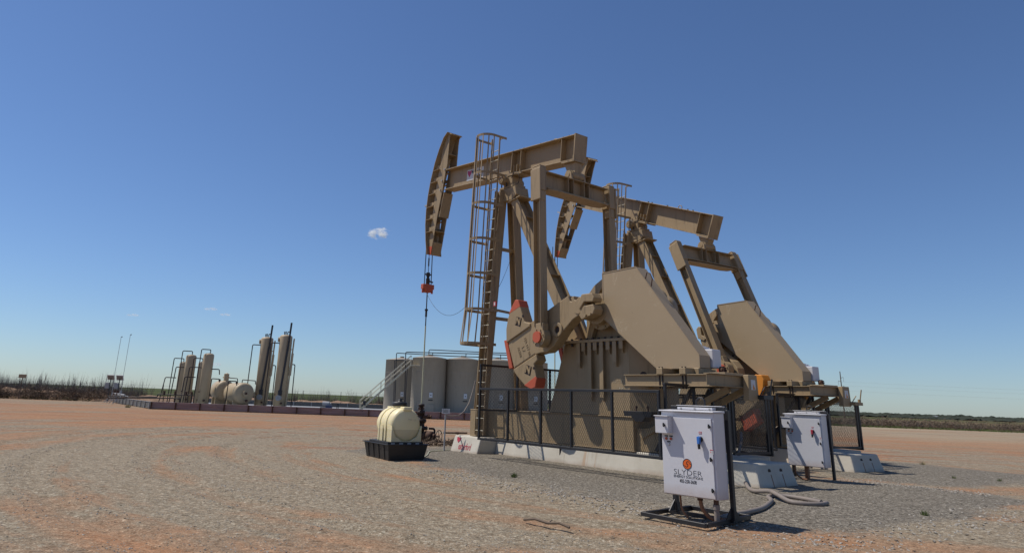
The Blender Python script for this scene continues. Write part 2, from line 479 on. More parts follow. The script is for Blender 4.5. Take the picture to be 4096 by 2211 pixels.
# ------------------------------------------------------------------ SETTING: ground
def apron_h(x, y):
    p = Vector((x, y, 0)); u_ = p.dot(U); v_ = p.dot(V)
    def ss(t, a, b):
        t = max(0, min(1, (t - a) / (b - a))); return t * t * (3 - 2 * t)
    a = ss(u_, -20.5, -19) * (1 - ss(u_, -5.6, -4.0)) * ss(v_, 8.2, 10.2) * (1 - ss(v_, 16.5, 18))
    b = ss(u_, -21.5, -20) * (1 - ss(u_, -7.4, -5.8)) * ss(v_, 17.2, 18.8) * (1 - ss(v_, 24.5, 26.5))
    return max(a, b)
def ground_z(x, y):
    d = math.hypot(x, y)
    if d > 140: return 0.0
    k = 1.0 if d < 40 else max(0, 1 - (d - 40) / 100)
    z = vnoise(x, y, .12, 3) * .035 + vnoise(x, y, .6, 9) * .012 + vnoise(x, y, 2.1, 5) * .006
    # wheel ruts curving across the pad
    a = math.atan2(y - 22, x - 8); rr = math.hypot(x - 8, y - 22)
    for r0 in (14.6, 16.3, 18.4, 20.2, 23.0, 25.0):
        q = (rr - r0 - .5 * math.sin(a * 3)) / .16
        z += -.03 * math.exp(-q * q) + .016 * math.exp(-((abs(q) - 2.0) ** 2))
    return z * k + (apron_h(x, y) * .035 if d < 60 else 0) - .03
def axis(lo, hi, step, far, grow=1.22):
    a = [lo]
    while a[-1] < hi: a.append(a[-1] + step)
    s_ = step; b = [a[-1]]
    while b[-1] < far:
        s_ *= grow; b.append(b[-1] + s_)
    s_ = step; c = [lo]
    while c[-1] > -far:
        s_ *= grow; c.append(c[-1] - s_)
    return c[1:][::-1] + a + b[1:]
def make_ground():
    xs = axis(-13, 19, .16, 5000); ys = axis(5.5, 26, .16, 5000)
    vs = [(x, y, ground_z(x, y)) for y in ys for x in xs]
    n = len(xs); fs = []
    for j in range(len(ys) - 1):
        for i in range(n - 1):
            a = j * n + i; fs.append((a, a + 1, a + n + 1, a + n))
    me = bpy.data.meshes.new('ground'); me.from_pydata(vs, [], fs); me.materials.append(M['ground'])
    me.polygons.foreach_set('use_smooth', [True] * len(fs))
    o = bpy.data.objects.new('ground', me); col.objects.link(o); o['kind'] = 'structure'
make_ground()

def make_field():
    m = MB()
    near = [(-3000, 70), (-60, 73), (-38, 76), (-36, 92), (14, 94), (20, 91), (48, 90.5), (58, 88.5), (75, 87), (140, 84), (3000, 60)]
    vs = []; fs = []
    rows = [0, 4, 30, 120, 400, 1200, 4200]
    n = len(near)
    for r in rows:
        for x, y in near:
            rise = min(r, 400) / 400
            z = .10 + rise * (1.2 if x < 0 else .15)
            vs.append((x * (1 + r / 900), y + r, z - (0.6 if r == 0 else 0)))
    for j in range(len(rows) - 1):
        for i in range(n - 1):
            a = j * n + i; fs.append((a, a + 1, a + n + 1, a + n))
    m.add(vs, fs, True)
    o = m.build('field', M['field']); o['kind'] = 'structure'
make_field()

# earth bank along the back edge of the pad
def make_bank(pts, hfun, width, name='earth_bank'):
    m = MB(); vs = []; fs = []
    N = 9; L = []
    for (x0, y0), (x1, y1) in zip(pts[:-1], pts[1:]):
        d = math.hypot(x1 - x0, y1 - y0); k = max(2, int(d / .5))
        for i in range(k): L.append((x0 + (x1 - x0) * i / k, y0 + (y1 - y0) * i / k))
    L.append(pts[-1])
    for i, (x, y) in enumerate(L):
        a = L[max(i - 1, 0)]; b = L[min(i + 1, len(L) - 1)]
        d = Vector((b[0] - a[0], b[1] - a[1])).normalized(); nn = Vector((-d.y, d.x))
        for k in range(N):
            t = k / (N - 1) * 2 - 1
            h = hfun(x) * (math.cos(t * PI / 2) ** 1.3 if abs(t) < 1 else 0)
            h *= .75 + .5 * vnoise(x, y + t * width, .35, 2) + .3 * vnoise(x, y + t * width, 1.1, 4)
            w = width * (1 + .2 * vnoise(x, y, .2, 8))
            vs.append((x + nn.x * t * w, y + nn.y * t * w, max(h, 0) - (.12 if k in (0, N - 1) else 0)))
    for i in range(len(L) - 1):
        for k in range(N - 1):
            a = i * N + k; fs.append((a, a + 1, a + N + 1, a + N))
    m.add(vs, fs, True)
    o = m.build(name, M['bank']); o['kind'] = 'structure'; return L
bank_left = make_bank([(-75, 72), (-52, 74), (-38, 75.5), (-34.5, 80), (-33, 93), (-10, 95), (15, 97), (30, 96)], lambda x: 1.0 if x < -38 else .75, 2.2)

def twigs(m, x, y, z, n, h, spread, lean=.35, w=.012):
    for _ in range(n):
        a = random.uniform(0, 2 * PI); r = random.random() ** .5 * spread
        px, py = x + math.cos(a) * r, y + math.sin(a) * r
        hh = h * random.uniform(.4, 1.0); lx, ly = random.gauss(0, lean) * hh, random.gauss(0, lean) * hh
        b = random.uniform(0, PI); wx, wy = math.cos(b) * w, math.sin(b) * w
        m.add([(px - wx, py - wy, z - .05), (px + wx, py + wy, z - .05), (px + lx, py + ly, z + hh)], [(0, 1, 2)])
def brush_mound(m, x, y, z, r, h, n):
    for _ in range(n):
        a = random.uniform(0, 2 * PI); e = random.random()
        rr = r * random.random() ** .5
        px, py = x + math.cos(a) * rr, y + math.sin(a) * rr
        pz = z + h * (1 - (rr / r) ** 2) * random.uniform(.1, 1)
        s = random.uniform(.05, .16); d = Vector((random.gauss(0, 1), random.gauss(0, 1), random.gauss(0, .8))).normalized()
        e2 = d.cross(Vector((random.gauss(0, 1), random.gauss(0, 1), random.gauss(0, 1)))).normalized()
        c = Vector((px, py, pz))
        m.add([c - d * s * 1.6, c + e2 * s * .35, c + d * s * 1.6], [(0, 1, 2)])
# dry brush on the left bank (stuff)
m = MB(); mg = MB()
for (x, y) in bank_left:
    if x < -37:
        for _ in range(4):
            bx, by = x + random.uniform(-.6, .6), y + random.uniform(-2.9, .6)
            brush_mound(m, bx, by, random.uniform(0, .4), random.uniform(.6, 1.1), random.uniform(.6, 1.3), 130)
            twigs(m, bx, by, .3, 14, random.uniform(.8, 1.7), .8)
        brush_mound(mg, x, y - 2.4, 0, .6, .25, 14)
    else:
        for _ in range(2):
            bx, by = x + random.uniform(-1, 1), y + random.uniform(-1.2, 3)
            brush_mound(random.choice((m, mg)), bx, by, random.uniform(.1, .4), random.uniform(.5, 1.1), random.uniform(.3, .7), 26)
            twigs(mg, bx, by, .3, 7, random.uniform(.5, 1.0), .9)
tag(m.build('dry_brush', M['brush']), 'tangled brown dry brush covering the low bank on the left', 'brush', kind='stuff')
tag(mg.build('weeds', M['brushg']), 'olive green weeds along the foot of the earth banks', 'weeds', kind='stuff')
# tall thin dry stalks standing behind the bank (uncountable)
m = MB()
for _ in range(4200):
    x = random.uniform(-66, -34) if random.random() < .72 else random.uniform(-34, 6)
    y = random.uniform(76, 84) if x < -36 else random.uniform(95, 100)
    h = random.uniform(1.0, 2.7 if x < -36 else 1.9) * (1 + .8 * vnoise(x, y, .35)) + .2
    twigs(m, x, y, 0, 4, h, .3, .10, .028)
tag(m.build('dry_stalks', M['twig']), 'thin grey brown stalks rising behind the bank', 'dry weeds', kind='stuff')
# bare saplings, each its own thing
def sapling_mesh(seed):
    random.seed(seed); m = MB()
    def br(p, d, L, r, lv):
        q = p + d * L
        m.cyl(p, q, r, 4, r * .55, caps=False)
        if lv == 0: return
        for _ in range(3 if lv > 1 else 4):
            t = random.uniform(.3, 1); nd = (d + Vector((random.gauss(0, .28), random.gauss(0, .28), random.uniform(0, .25)))).normalized()
            br(p + d * L * t, nd, L * random.uniform(.4, .65), r * .55, lv - 1)
    for _ in range(3):
        br(Vector((random.gauss(0, .12), random.gauss(0, .12), -.05)), Vector((random.gauss(0, .13), random.gauss(0, .13), 1)).normalized(), random.uniform(1.2, 1.7), .022, 3)
    return m
saps = []
for i in range(4):
    o = sapling_mesh(30 + i).build('bare_sapling', M['twig']); saps.append(o)
random.seed(11)
spots = [(-51.2, 80, 1.0), (-49.8, 81, 1.1), (-48.2, 80, .8), (-46.6, 80, 1.15), (-45.9, 82, .9), (-44.4, 80, 1.0), (-43.4, 81, 1.05), (-42.2, 80, .75), (-41.3, 80, 1.05), (-40.6, 81, .9), (-52.6, 80, .9), (-53.8, 81, 1.05),
         (-55.0, 80, 1.0), (-47.2, 83, .8), (-33.6, 96, .9), (-31.5, 97, 1.0), (-29.8, 97, .8), (-27.4, 96, .95), (-22.2, 97, .8), (-17.5, 97, .9), (-14.6, 96, 1.0), (-12.7, 97, .85), (-10.9, 97, .8), (-36.1, 84, .75), (-38.0, 83, .8)]
for i, (x, y, s) in enumerate(spots):
    o = saps[i] if i < 4 else saps[i % 4].copy()
    if i >= 4: col.objects.link(o)
    o.location = (x, y, 0); o.scale = (s, s, s * .95); o.rotation_euler = (0, 0, random.uniform(0, 6.28))
    tag(o, 'leafless grey sapling standing behind the earth bank against the sky', 'sapling', 'leafless saplings behind the pad')

# right-hand brush belt beyond the pad
m = MB(); mg = MB(); ms = MB()
for i in range(1000):
    x = random.uniform(36, 125); y = 90.5 + random.uniform(0, 6) - max(0, x - 60) * .04
    brush_mound(m, x, y, .05, random.uniform(.8, 1.5), random.uniform(.8, 1.55), 60)
    if random.random() < .5: twigs(ms, x, y, .1, 8, random.uniform(.8, 1.5), 1.0, .18, .02)
for i in range(420):
    x = random.uniform(34, 125); y = 88.6 + random.uniform(0, 2.2) - max(0, x - 60) * .04
    brush_mound(mg, x, y, 0, .8, random.uniform(.15, .4), 18)
tag(m.build('shrub_belt', M['brush']), 'brown scrub in a belt beyond the right edge of the pad', 'scrub', kind='stuff')
tag(ms.build('dry_stalks', M['twig']), 'bare stalks standing among the scrub on the right', 'dry weeds', kind='stuff')
tag(mg.build('grass_verge', M['grassg']), 'green grass fringe in front of the scrub on the right', 'grass', kind='stuff')
# distant trees along the horizon on the right
def clump(m, x, y, z, r, h):
    n = 9; vs = []; fs = []
    for j in range(5):
        t = j / 4; rr = r * (math.sin(t * PI * .85 + .35)) 
        for i in range(n):
            a = 2 * PI * i / n
            k = 1 + .35 * random.uniform(-1, 1)
            vs.append((x + math.cos(a) * rr * k, y + math.sin(a) * rr * k, z + h * t * (1 + .12 * random.uniform(-1, 1))))
    for j in range(4):
        for i in range(n):
            i2 = (i + 1) % n; fs.append((j * n + i, j * n + i2, (j + 1) * n + i2, (j + 1) * n + i))
    fs.append(tuple(range(4 * n, 5 * n)))
    m.add(vs, fs)
m = MB()
for i in range(2600):
    y = random.choice((random.uniform(420, 520), random.uniform(700, 850), random.uniform(1100, 1300)))
    x = random.uniform(.40, 1.15) * y
    if vnoise(x, y, .006, 3) < -.12 and y < 1000: continue
    k = 1.0 if y > 600 else .55
    clump(m, x, y, -.5, random.uniform(5, 12) * k, random.uniform(3.2, 5.2) * (1.15 if y > 1000 else .62 if y > 600 else .5))
tag(m.build('distant_woodland', M['treefar']), 'dark low woodland along the horizon on the right', 'woodland', kind='stuff')
for (x, y, r, h) in ((838, 1200, 13, 9.5), (852, 1205, 10, 8.5), (889, 1200, 11, 8.5), (868, 1230, 8, 7), (640, 1000, 7, 6.0)):
    t = empty('distant_tree', (x, y, -1.5), label='rounded tree standing higher than the far woodland', cat='tree', group='single trees on the far horizon')
    mm = MB()
    for k in range(6): clump(mm, random.uniform(-.5, .5) * r, random.uniform(-.5, .5) * r, random.uniform(.2, .45) * h, r * .5, h * .55)
    mm.build('crown', M['treefar'], t)
    MB().cyl((0, 0, -.5), (0, 0, h * .5), .5, 8, .3).build('trunk', M['wood'], t)
for i, (x, y, z, s, lb) in enumerate(((598, 900, -1.2, 1.0, 'white farm shed far off behind the scrub on the right'), (655, 900, -2.2, .8, 'small white shed furthest right near the horizon'),
                              (517, 900, -2.0, .6, 'tiny pale shed on the horizon beside the utility pole'))):
    t = empty('farm_shed', (x, y, z), R(35), lb, 'shed')
    MB().box(-6 * s, 6 * s, -4 * s, 4 * s, 0, 2.6 * s).build('wall', M['signw'], t)
    MB().prismx([(-4.4 * s, 2.6 * s), (4.4 * s, 2.6 * s), (0, 4.0 * s)], -6.3 * s, 6.3 * s).build('roof', M['galv'], t)
t = empty('farm_building', (105, 900, -1), R(10), 'dark long farm building seen through the mesh between the pumpjacks', 'building')
MB().box(-9, 9, -5, 5, 0, 4.2).build('wall', M['wood'], t)
MB().prismx([(-5.6, 4.2), (5.6, 4.2), (0, 6.4)], -9.6, 9.6).build('roof', M['dark'], t)

# loose stones, real geometry
def stones():
    m = MB(); random.seed(5)
    def stone(x, y, s):
        z = ground_z(x, y) + s * .15
        vs = []
        for sx, sy, sz in ((1, 0, 0), (-1, 0, 0), (0, 1, 0), (0, -1, 0), (0, 0, 1), (0, 0, -1)):
            k = s * random.uniform(.55, 1.1)
            vs.append(Vector((sx * k, sy * k, sz * k * .42)))
        a = Euler((random.uniform(-.5, .5), random.uniform(-.5, .5), random.uniform(0, 6.28))).to_matrix()
        vs = [a @ q + Vector((x, y, z)) for q in vs]
        m.add(vs, [(0, 2, 4), (2, 1, 4), (1, 3, 4), (3, 0, 4), (2, 0, 5), (1, 2, 5), (3, 1, 5), (0, 3, 5)])
    n = 0
    while n < 42000:
        y = 5.8 + 22 * random.random() ** 1.7; x = random.uniform(-1.0, 1.15) * (y * .85 + 1)
        d = vnoise(x, y, .5, 21) + .5 * vnoise(x, y, 1.7, 31)
        if random.random() > .30 + d * 1.2: continue
        q = random.random()
        stone(x, y, .005 + .013 * q ** 4); n += 1
    # windrows of stones thrown up along ruts
    for r0 in (14.6, 16.3, 18.4, 20.2, 23.0, 25.0):
        for _ in range(900):
            a = random.uniform(-3.4, -.9); rr = r0 + .5 * math.sin(a * 3) + random.choice((-.34, .34)) + random.gauss(0, .09)
            x = 8 + math.cos(a) * rr; y = 22 + math.sin(a) * rr
            if y < 5.5: continue
            if vnoise(x, y, .4, 12) < -.02: continue
            stone(x, y, random.uniform(.007, .022))
    # rim of rocks round the gravel apron
    for _ in range(1500):
        t = random.random()
        if t < .6:
            p = uv(random.uniform(-13, -4.6), 8.7 + random.gauss(0, .35))
        else:
            p = uv(-4.4 + random.gauss(0, .35), random.uniform(8.6, 17))
        stone(p.x, p.y, random.uniform(.012, .035))
    for _ in range(500):
        p = uv(random.uniform(-8.5, -5.5), 17.3 + random.gauss(0, .4)); stone(p.x, p.y, random.uniform(.012, .03))
    tag(m.build('loose_stones', M['stone']), 'loose pale stones scattered over the red dirt pad', 'stones', kind='stuff')
stones()
def tuft(x, y, n, h, mat, lb):
    m = MB(); twigs(m, 0, 0, 0, n, h, h * .5, .5, .006)
    o = m.build('grass_tuft', mat, loc=(x, y, ground_z(x, y) + .01)); tag(o, lb, 'grass tuft')
tuft(1.14, 14.75, 110, .10, M['grassg'], 'small green grass tuft on the gravel before the near fence')
tuft(7.19, 11.42, 60, .09, M['grassg'], 'weedy tuft at the right rim of the dark gravel')
tuft(12.25, 18.12, 50, .08, M['grassg'], 'green tuft on the dirt right of the far pumpjack, nearer of two')
tuft(13.2, 17.9, 40, .09, M['grassg'], 'green tuft on the dirt right of the far pumpjack, further right of two')
tuft(14.82, 23.3, 60, .13, M['grassy'], 'straw coloured weed tuft far right beyond the concrete block')
m = MB(); m.tube([(.87, 9.52, .02), (1.0, 9.4, .05), (1.14, 9.25, .03), (1.27, 9.16, .05), (1.38, 9.06, .02)], .016, 6)
m.tube([(1.14, 9.25, .03), (1.2, 9.3, .06)], .007, 5)
tag(m.build('fallen_stick', M['wood']), 'dark dry stick lying on the red dirt in the foreground', 'stick')

# ------------------------------------------------------------------ text
def text_part(body, size, loc, parent, mat, xdir, zdir, name='lettering', align='CENTER', ext=.002, sx=1.0, shear=0.0, off=0.0):
    cu = bpy.data.curves.new('t', 'FONT'); cu.body = body; cu.size = size; cu.align_x = align
    cu.align_y = 'CENTER'; cu.extrude = ext; cu.shear = shear; cu.offset = off; cu.resolution_u = 3
    to = bpy.data.objects.new('t', cu); col.objects.link(to)
    bpy.context.view_layer.update()
    me = bpy.data.meshes.new_from_object(to.evaluated_get(bpy.context.evaluated_depsgraph_get()))
    bpy.data.objects.remove(to)
    X = Vector(xdir).normalized(); Z = Vector(zdir).normalized(); Y = X.cross(Z)
    Mx = Matrix(((X.x * sx, Z.x, -Y.x, loc[0]), (X.y * sx, Z.y, -Y.y, loc[1]), (X.z * sx, Z.z, -Y.z, loc[2]), (0, 0, 0, 1)))
    me.transform(Mx); me.materials.clear(); me.materials.append(mat); me.name = name
    for p in me.polygons: p.material_index = 0
    o = bpy.data.objects.new(name, me); col.objects.link(o)
    if parent is not None: o.parent = parent
    return o

# ------------------------------------------------------------------ PUMPJACK
def rot2(p, c, a):
    x, z = p[0] - c[0], p[1] - c[1]
    return (c[0] + x * math.cos(a) - z * math.sin(a), c[1] + x * math.sin(a) + z * math.cos(a))

def make_pump(root, P):
    T = M['tan']
    cx = P.get('sx', 0.0); cz = P.get('sz', 0.0)          # shift of the post top
    ba = P['beam']; ca = P['crank']
    piv = (0.05 + cx, 8.42 + cz)
    # --- skid
    m = MB()
    m.box(-.55, 5.35, -.60, .60, .46, 1.19)
    m.box(-.58, 5.38, -.63, .63, 1.19, 1.215); m.box(-.58, 5.38, -.63, .63, .44, .46)
    m.box(5.352, 6.7, -.5, .5, .46, .96)
    for x in (.6, 1.9, 3.2, 4.4): m.box(x, x + .02, -.605, .605, .462, 1.188)
    sk = m.build('skid', T, root, .006)
    # --- pedestal
    m = MB()
    m.prism([(2.50, 1.217), (5.28, 1.217), (5.28, 2.96), (3.10, 2.96)], -.6, .6)
    ped = m.build('pedestal', T, root, .008)
    m = MB(); m.prismz([(5.282, -.6), (6.05, -.22), (6.05, .22), (5.282, .6)], 1.217, 2.9)
    tail = m.build('pedestal_tail', T, root, .006)
    mm = MB(); mm.M = Matrix.Translation((5.58, -.452, 2.15)) @ Matrix.Rotation(math.atan2(.38, .768), 4, 'Z')
    mm.prism([(.09 * math.cos(t) , .09 * math.sin(t)) for t in [PI * k / 10 for k in range(11)]], -.006, .01)
    mm.build('access_hole', M['iron'], tail)
    MB().box(3.02, 5.36, -.74, .74, 2.962, 3.03).build('top_plate', T, root, .006)
    for x, zb in ((3.70, 2.33), (3.88, 2.65), (4.09, 1.53), (4.28, 2.66), (4.49, 1.52), (4.71, 2.66), (4.92, 2.35), (5.13, 2.67)):
        m = MB(); m.prismx([(-.602, zb), (-.66, zb + .03), (-.70, 2.96), (-.602, 2.96)], x - .012, x + .012)
        m.box(x - .06, x + .06, -.72, -.70, zb + .1, 2.96)
        m.build('rib', T, ped)
    for x in (3.45, 3.78, 3.98, 4.18, 4.38, 4.60, 4.81, 5.03):
        MB().cyl((x, -.68, 2.88), (x, -.68, 3.075), .034, 8).build('bolt', M['iron'], ped)
    # --- gearbox: housing with two big round covers
    m = MB()
    m.box(3.72, 5.0, -.42, .42, 3.031, 3.75)
    m.prism([(3.9, 3.75)] + [(4.48 + .93 * math.cos(t), 3.72 + .93 * math.sin(t)) for t in [R(180 - 18 * k) for k in range(0, 11)]][:] , -.34, .34)
    gb = m.build('gearbox', T, root, .01)
    m = MB()
    m.prism([(3.86, 3.03), (4.02, 3.03), (4.28, 3.62), (4.05, 3.62)], -.58, -.421)
    m.prism([(4.35, 4.50), (4.45, 4.55), (3.98, 3.98), (3.86, 3.93)], -.44, -.341)
    m.build('gearbox_rib', T, gb)
    m = MB(); m.cyl((4.48, -.40, 3.72), (4.48, -.86, 3.72), .34, 28); m.cyl((4.48, -.62, 3.72), (4.48, -.68, 3.72), .46, 28)
    for k in range(10):
        a = 2 * PI * k / 10; m.cyl((4.48 + .41 * math.cos(a), -.67, 3.72 + .41 * math.sin(a)), (4.48 + .41 * math.cos(a), -.72, 3.72 + .41 * math.sin(a)), .03, 6)
    m.cyl((4.48, .40, 3.72), (4.48, .86, 3.72), .34, 24)
    m.build('output_shaft_hub', T, gb)
    m = MB(); m.cyl((5.42, -.38, 3.96), (5.42, .30, 3.96), .38, 32); m.cyl((5.42, .30, 3.96), (5.42, .36, 3.96), .30, 32)
    m.build('gear_cover', T, gb, .02)
    m = MB(); m.lathe([(0, -.10), (.12, -.10), (.12, .0), (.30, .0), (.31, -.09), (.37, -.09), (.38, -.07), (.38, .12), (.36, .13), (0, .13)], (5.47, .50, 3.78), (0, 1, 0), 32)
    m.build('brake_drum', T, gb)
    # --- cranks + counterweights
    hub = (4.48, 3.74); da = R(ca - 202.5)
    cs = P.get('cscale', 1.0)
    rp = lambda pl: [rot2((hub[0] + (p[0] - hub[0]) * cs, hub[1] + (p[1] - hub[1]) * cs), hub, da) for p in pl]
    crank = [(4.40, 4.02), (4.22, 4.06), (4.12, 3.98), (4.06, 3.99), (4.03, 4.10), (3.93, 4.06), (3.96, 3.96), (3.90, 3.97), (3.84, 4.13), (3.78, 4.10), (3.03, 3.79), (2.26, 3.47), (1.52, 3.16), (1.48, 2.95), (1.74, 2.32), (2.59, 2.67), (2.81, 2.71), (3.04, 2.72), (3.3, 2.86), (3.64, 3.22), (4.0, 3.50), (4.24, 3.60), (4.46, 3.66)]
    wup = [(1.42, 3.02), (1.40, 3.40), (1.46, 3.68), (1.58, 3.94), (1.77, 4.19), (1.90, 4.18), (1.97, 4.03), (2.18, 3.56), (2.42, 3.50), (2.40, 3.40)]
    wlo = [(1.74, 2.30), (1.80, 2.20), (1.97, 2.06), (2.24, 1.86), (2.48, 1.78), (2.64, 1.83), (2.69, 2.04), (2.58, 2.42), (2.72, 2.52), (2.66, 2.68)]
    tipu = [(1.50, 3.80), (1.58, 3.94), (1.77, 4.19), (1.90, 4.18), (1.97, 4.03), (1.99, 3.98)]
    tipl = [(2.20, 1.885), (2.24, 1.86), (2.48, 1.78), (2.64, 1.83), (2.69, 2.04), (2.65, 2.12)]
    wm = M[P['tip']]
    if P['tip'] == 'orange': tipl = [(1.97, 2.06), (2.24, 1.86), (2.48, 1.78), (2.64, 1.83), (2.69, 2.04), (2.60, 2.36)]
    epl = [(1.20, 3.10), (1.34, 3.12), (1.60, 2.34), (1.45, 2.32)] if P['tip'] != 'orange' else [(1.0, 3.02), (1.44, 3.08), (1.66, 2.50), (1.22, 2.42)]
    def crank_side(sg):
        y0, y1 = (-1.20, -.88) if sg < 0 else (.88, 1.20)
        m = MB(); m.prism(rp(crank), y0, y1)
        yo = y0 if sg < 0 else y1
        c0 = rot2((4.20, 3.80), hub, da); m.cyl((c0[0], yo + .02 * sg, c0[1]), (c0[0], yo - .0 * sg, c0[1]), .17, 24)
        c1 = rp([(3.46, 3.27)])[0]; m.ring((c1[0], yo + .02 * sg, c1[1]), (0, 1, 0), .09, .19, .05, 24)
        for jw in ([(4.20, 3.84), (4.36, 4.10), (4.70, 4.10), (4.78, 3.98), (4.74, 3.88), (4.44, 3.90), (4.28, 3.72)], [(4.26, 3.58), (4.42, 3.80), (4.74, 3.82), (4.80, 3.70), (4.74, 3.58), (4.56, 3.52), (4.36, 3.46)]):
            m.prism(rp(jw), min(y0, y1) - (.05 if sg < 0 else -.05), max(y0, y1) - (.06 if sg < 0 else -.06))
        for q in ((4.50, 3.56), (4.66, 3.58)):
            qq = rot2(q, hub, da); m.cyl((qq[0], yo + .04 * sg, qq[1]), (qq[0], yo + .10 * sg, qq[1]), .045, 6)
        cr = m.build('crank', T, root, .02, 2)
        mm = MB(); mm.cyl((c1[0], yo + .004 * sg, c1[1]), (c1[0], yo - .01 * sg, c1[1]), .085, 16); mm.build('pin_hole', M['iron'], cr)
        for pl, tp in ((wup, tipu), (wlo, tipl)):
            ya, yb = (y0 - .035, y1 - .02) if sg < 0 else (y0 + .02, y1 + .035)
            m = MB(); m.prism(rp(pl), ya, yb); cw = m.build('counterweight', T, root, .025, 2)
            m = MB()
            # painted tip: slightly proud of the cast weight
            cxm = sum(p[0] for p in tp) / len(tp); czm = sum(p[1] for p in tp) / len(tp)
            m.prism(rp([(cxm + (p[0] - cxm) * 1.03, czm + (p[1] - czm) * 1.03) for p in tp]), ya - .003, yb + .003)
            m.build('painted_tip', wm, cw, .02, 2)
            if sg < 0:
                n0 = (1.93, 3.58) if pl is wup else (2.36, 2.27)
                h0 = (2.11, 3.72) if pl is wup else (2.58, 2.32)
                q = rp([n0])[0]; dxx = math.cos(R(-16) + da); dzz = math.sin(R(-16) + da)
                mm = MB(); mm.prism([rot2(p, (0, 0), 0) for p in [(q[0] + a * dxx - b * dzz, q[1] + a * dzz + b * dxx) for a, b in ((-.12, -.12), (.12, -.12), (.12, .12), (-.12, .12))]], ya - .002, ya + .01)
                mm.build('stamp_shade_panel', M['iron'], cw)  # dark colour paints in the shade of the recess around the raised letter
                text_part('N', .27, (q[0], ya - .012, q[1]), cw, M['tan'], (dxx, 0, dzz), (-dzz, 0, dxx), 'raised_letter', ext=.008, off=.006)
                q = rp([h0])[0]; mm = MB(); mm.cyl((q[0], ya - .004, q[1]), (q[0], ya + .01, q[1]), .035, 14); mm.build('lifting_hole', M['iron'], cw)
        # red end plate on the crank tip
        m = MB(); m.prism(rp(epl), y0 + .06, y1 + .05); m.build('end_plate', M['red'], cr, .01)
        if sg < 0:
            q = rp([(2.05, 2.80)])[0]; dxx = math.cos(R(-66) + da); dzz = math.sin(R(-66) + da)
            text_part('PJA 117 40', .115, (q[0] + .22, y0 - .004, q[1] + .1), cr, M['tan'], (dxx, 0, dzz), (-dzz, 0, dxx), 'cast_lettering', ext=.006)
            text_part('L7', .16, (q[0] + .06, y0 - .004, q[1] + .03), cr, M['tan'], (dxx, 0, dzz), (-dzz, 0, dxx), 'cast_lettering', ext=.006)
            text_part('86200', .115, (q[0] - .1, y0 - .004, q[1] - .04), cr, M['tan'], (dxx, 0, dzz), (-dzz, 0, dxx), 'cast_lettering', ext=.006)
            ex = math.cos(R(22.5) + da); ez = math.sin(R(22.5) + da)
            for pp, s_ in (((2.95, 3.68), '1 5 1 5'), ((2.95, 2.92), '1 5 1 5')):
                q = rp([pp])[0]; text_part(s_, .09, (q[0], y0 - .004, q[1]), cr, M['tan'], (ex, 0, ez), (-ez, 0, ex), 'cast_lettering', ext=.005)
            for a, b in (((1.60, 3.10), (2.37, 3.42)), ((1.82, 2.36), (2.62, 2.70))):
                a, b = rp([a, b])
                MB().bar((a[0], y0 - .036, a[1]), (b[0], y0 - .036, b[1]), .006, .012).build('seam', M['iron'], cr)
        return cr
    crank_side(-1); crank_side(1)
    # --- equalizer + pitmans
    ex_, ez_ = P['eq']; pin = rp([(3.04, 3.08)])[0]
    axp = Vector((pin[0] - ex_, 0, pin[1] - ez_)).normalized(); nx = Vector((-axp.z, 0, axp.x))
    if nx.x < 0: nx = -nx
    upv = -axp
    m = MB()
    a = Vector((ex_, -1.24, ez_)); b = Vector((ex_, 1.24, ez_))
    tiltup = (-axp.x * .5, 0, -axp.z)
    m.ibeam(a, b, .50, .36, .028, .022, tiltup)
    for y in (-.42, -.22, .22, .42): m.bar((ex_, y, ez_ - .22), (ex_, y, ez_ + .22), .34, .018, (0, 1, 0))
    eq = m.build('equalizer', T, root, .006)
    # lower flange gusset under the equalizer (wider in the middle)
    m = MB(); lz = ez_ - .262
    m.prismz([(ex_ - .18, -1.22), (ex_ - .26, -.95), (ex_ - .26, .95), (ex_ - .18, 1.22), (ex_ + .18, 1.22), (ex_ + .24, .95), (ex_ + .24, -.95), (ex_ + .18, -1.22)], lz - .02, lz)
    m.build('lower_flange_plate', T, eq)
    for sg in (-1, 1):
        y = 1.40 * sg
        top = Vector((ex_, y, ez_)) - axp * .28
        bot = Vector((pin[0], y, pin[1])) - axp * .28
        m = MB()
        m.bar(top, bot, .022, .13, nx, -.0)
        # two flanges facing +-x, web across: H section seen from the side
        for s2 in (-1, 1):
            m.bar(top + nx * s2 * .125, bot + nx * s2 * .125, .25, .022, nx)
        m.bar(top, bot, .016, .23, nx)
        m.v = m.v[8:]; m.f = [[i - 8 for i in f] for f in m.f[6:]]; m.sm = m.sm[6:]; m.mi = m.mi[6:]
        pt = m.build('pitman_arm', T, root, .006)
        m = MB(); hp = Vector((ex_, y, ez_))
        m.bar(hp - axp * .36, hp + axp * .34, .24, .34, nx)
        m.bar(hp - axp * .30 + Vector((0, sg * .13, 0)), hp + axp * .62 + Vector((0, sg * .13, 0)), .05, .40, nx)
        m.bar(hp - axp * .40, hp - axp * .36, .25, .30, nx)
        m.bar(hp + axp * .34, hp + axp * .62, .16, .30, nx)
        m.build('pitman_head', T, pt, .03, 2)
        m = MB(); pc = Vector((pin[0], y, pin[1]))
        m.cyl(pc + Vector((0, -.11, 0)), pc + Vector((0, .11, 0)), .25, 28)
        m.bar(pc - axp * .36, pc, .2, .36, nx)
        for k in range(8):
            a_ = 2 * PI * k / 8 + .3; m.cyl(pc + Vector((.20 * math.cos(a_), sg * .1, .20 * math.sin(a_))), pc + Vector((.20 * math.cos(a_), sg * .14, .20 * math.sin(a_))), .024, 6)
        m.build('crank_pin_bearing', T, pt, .01)
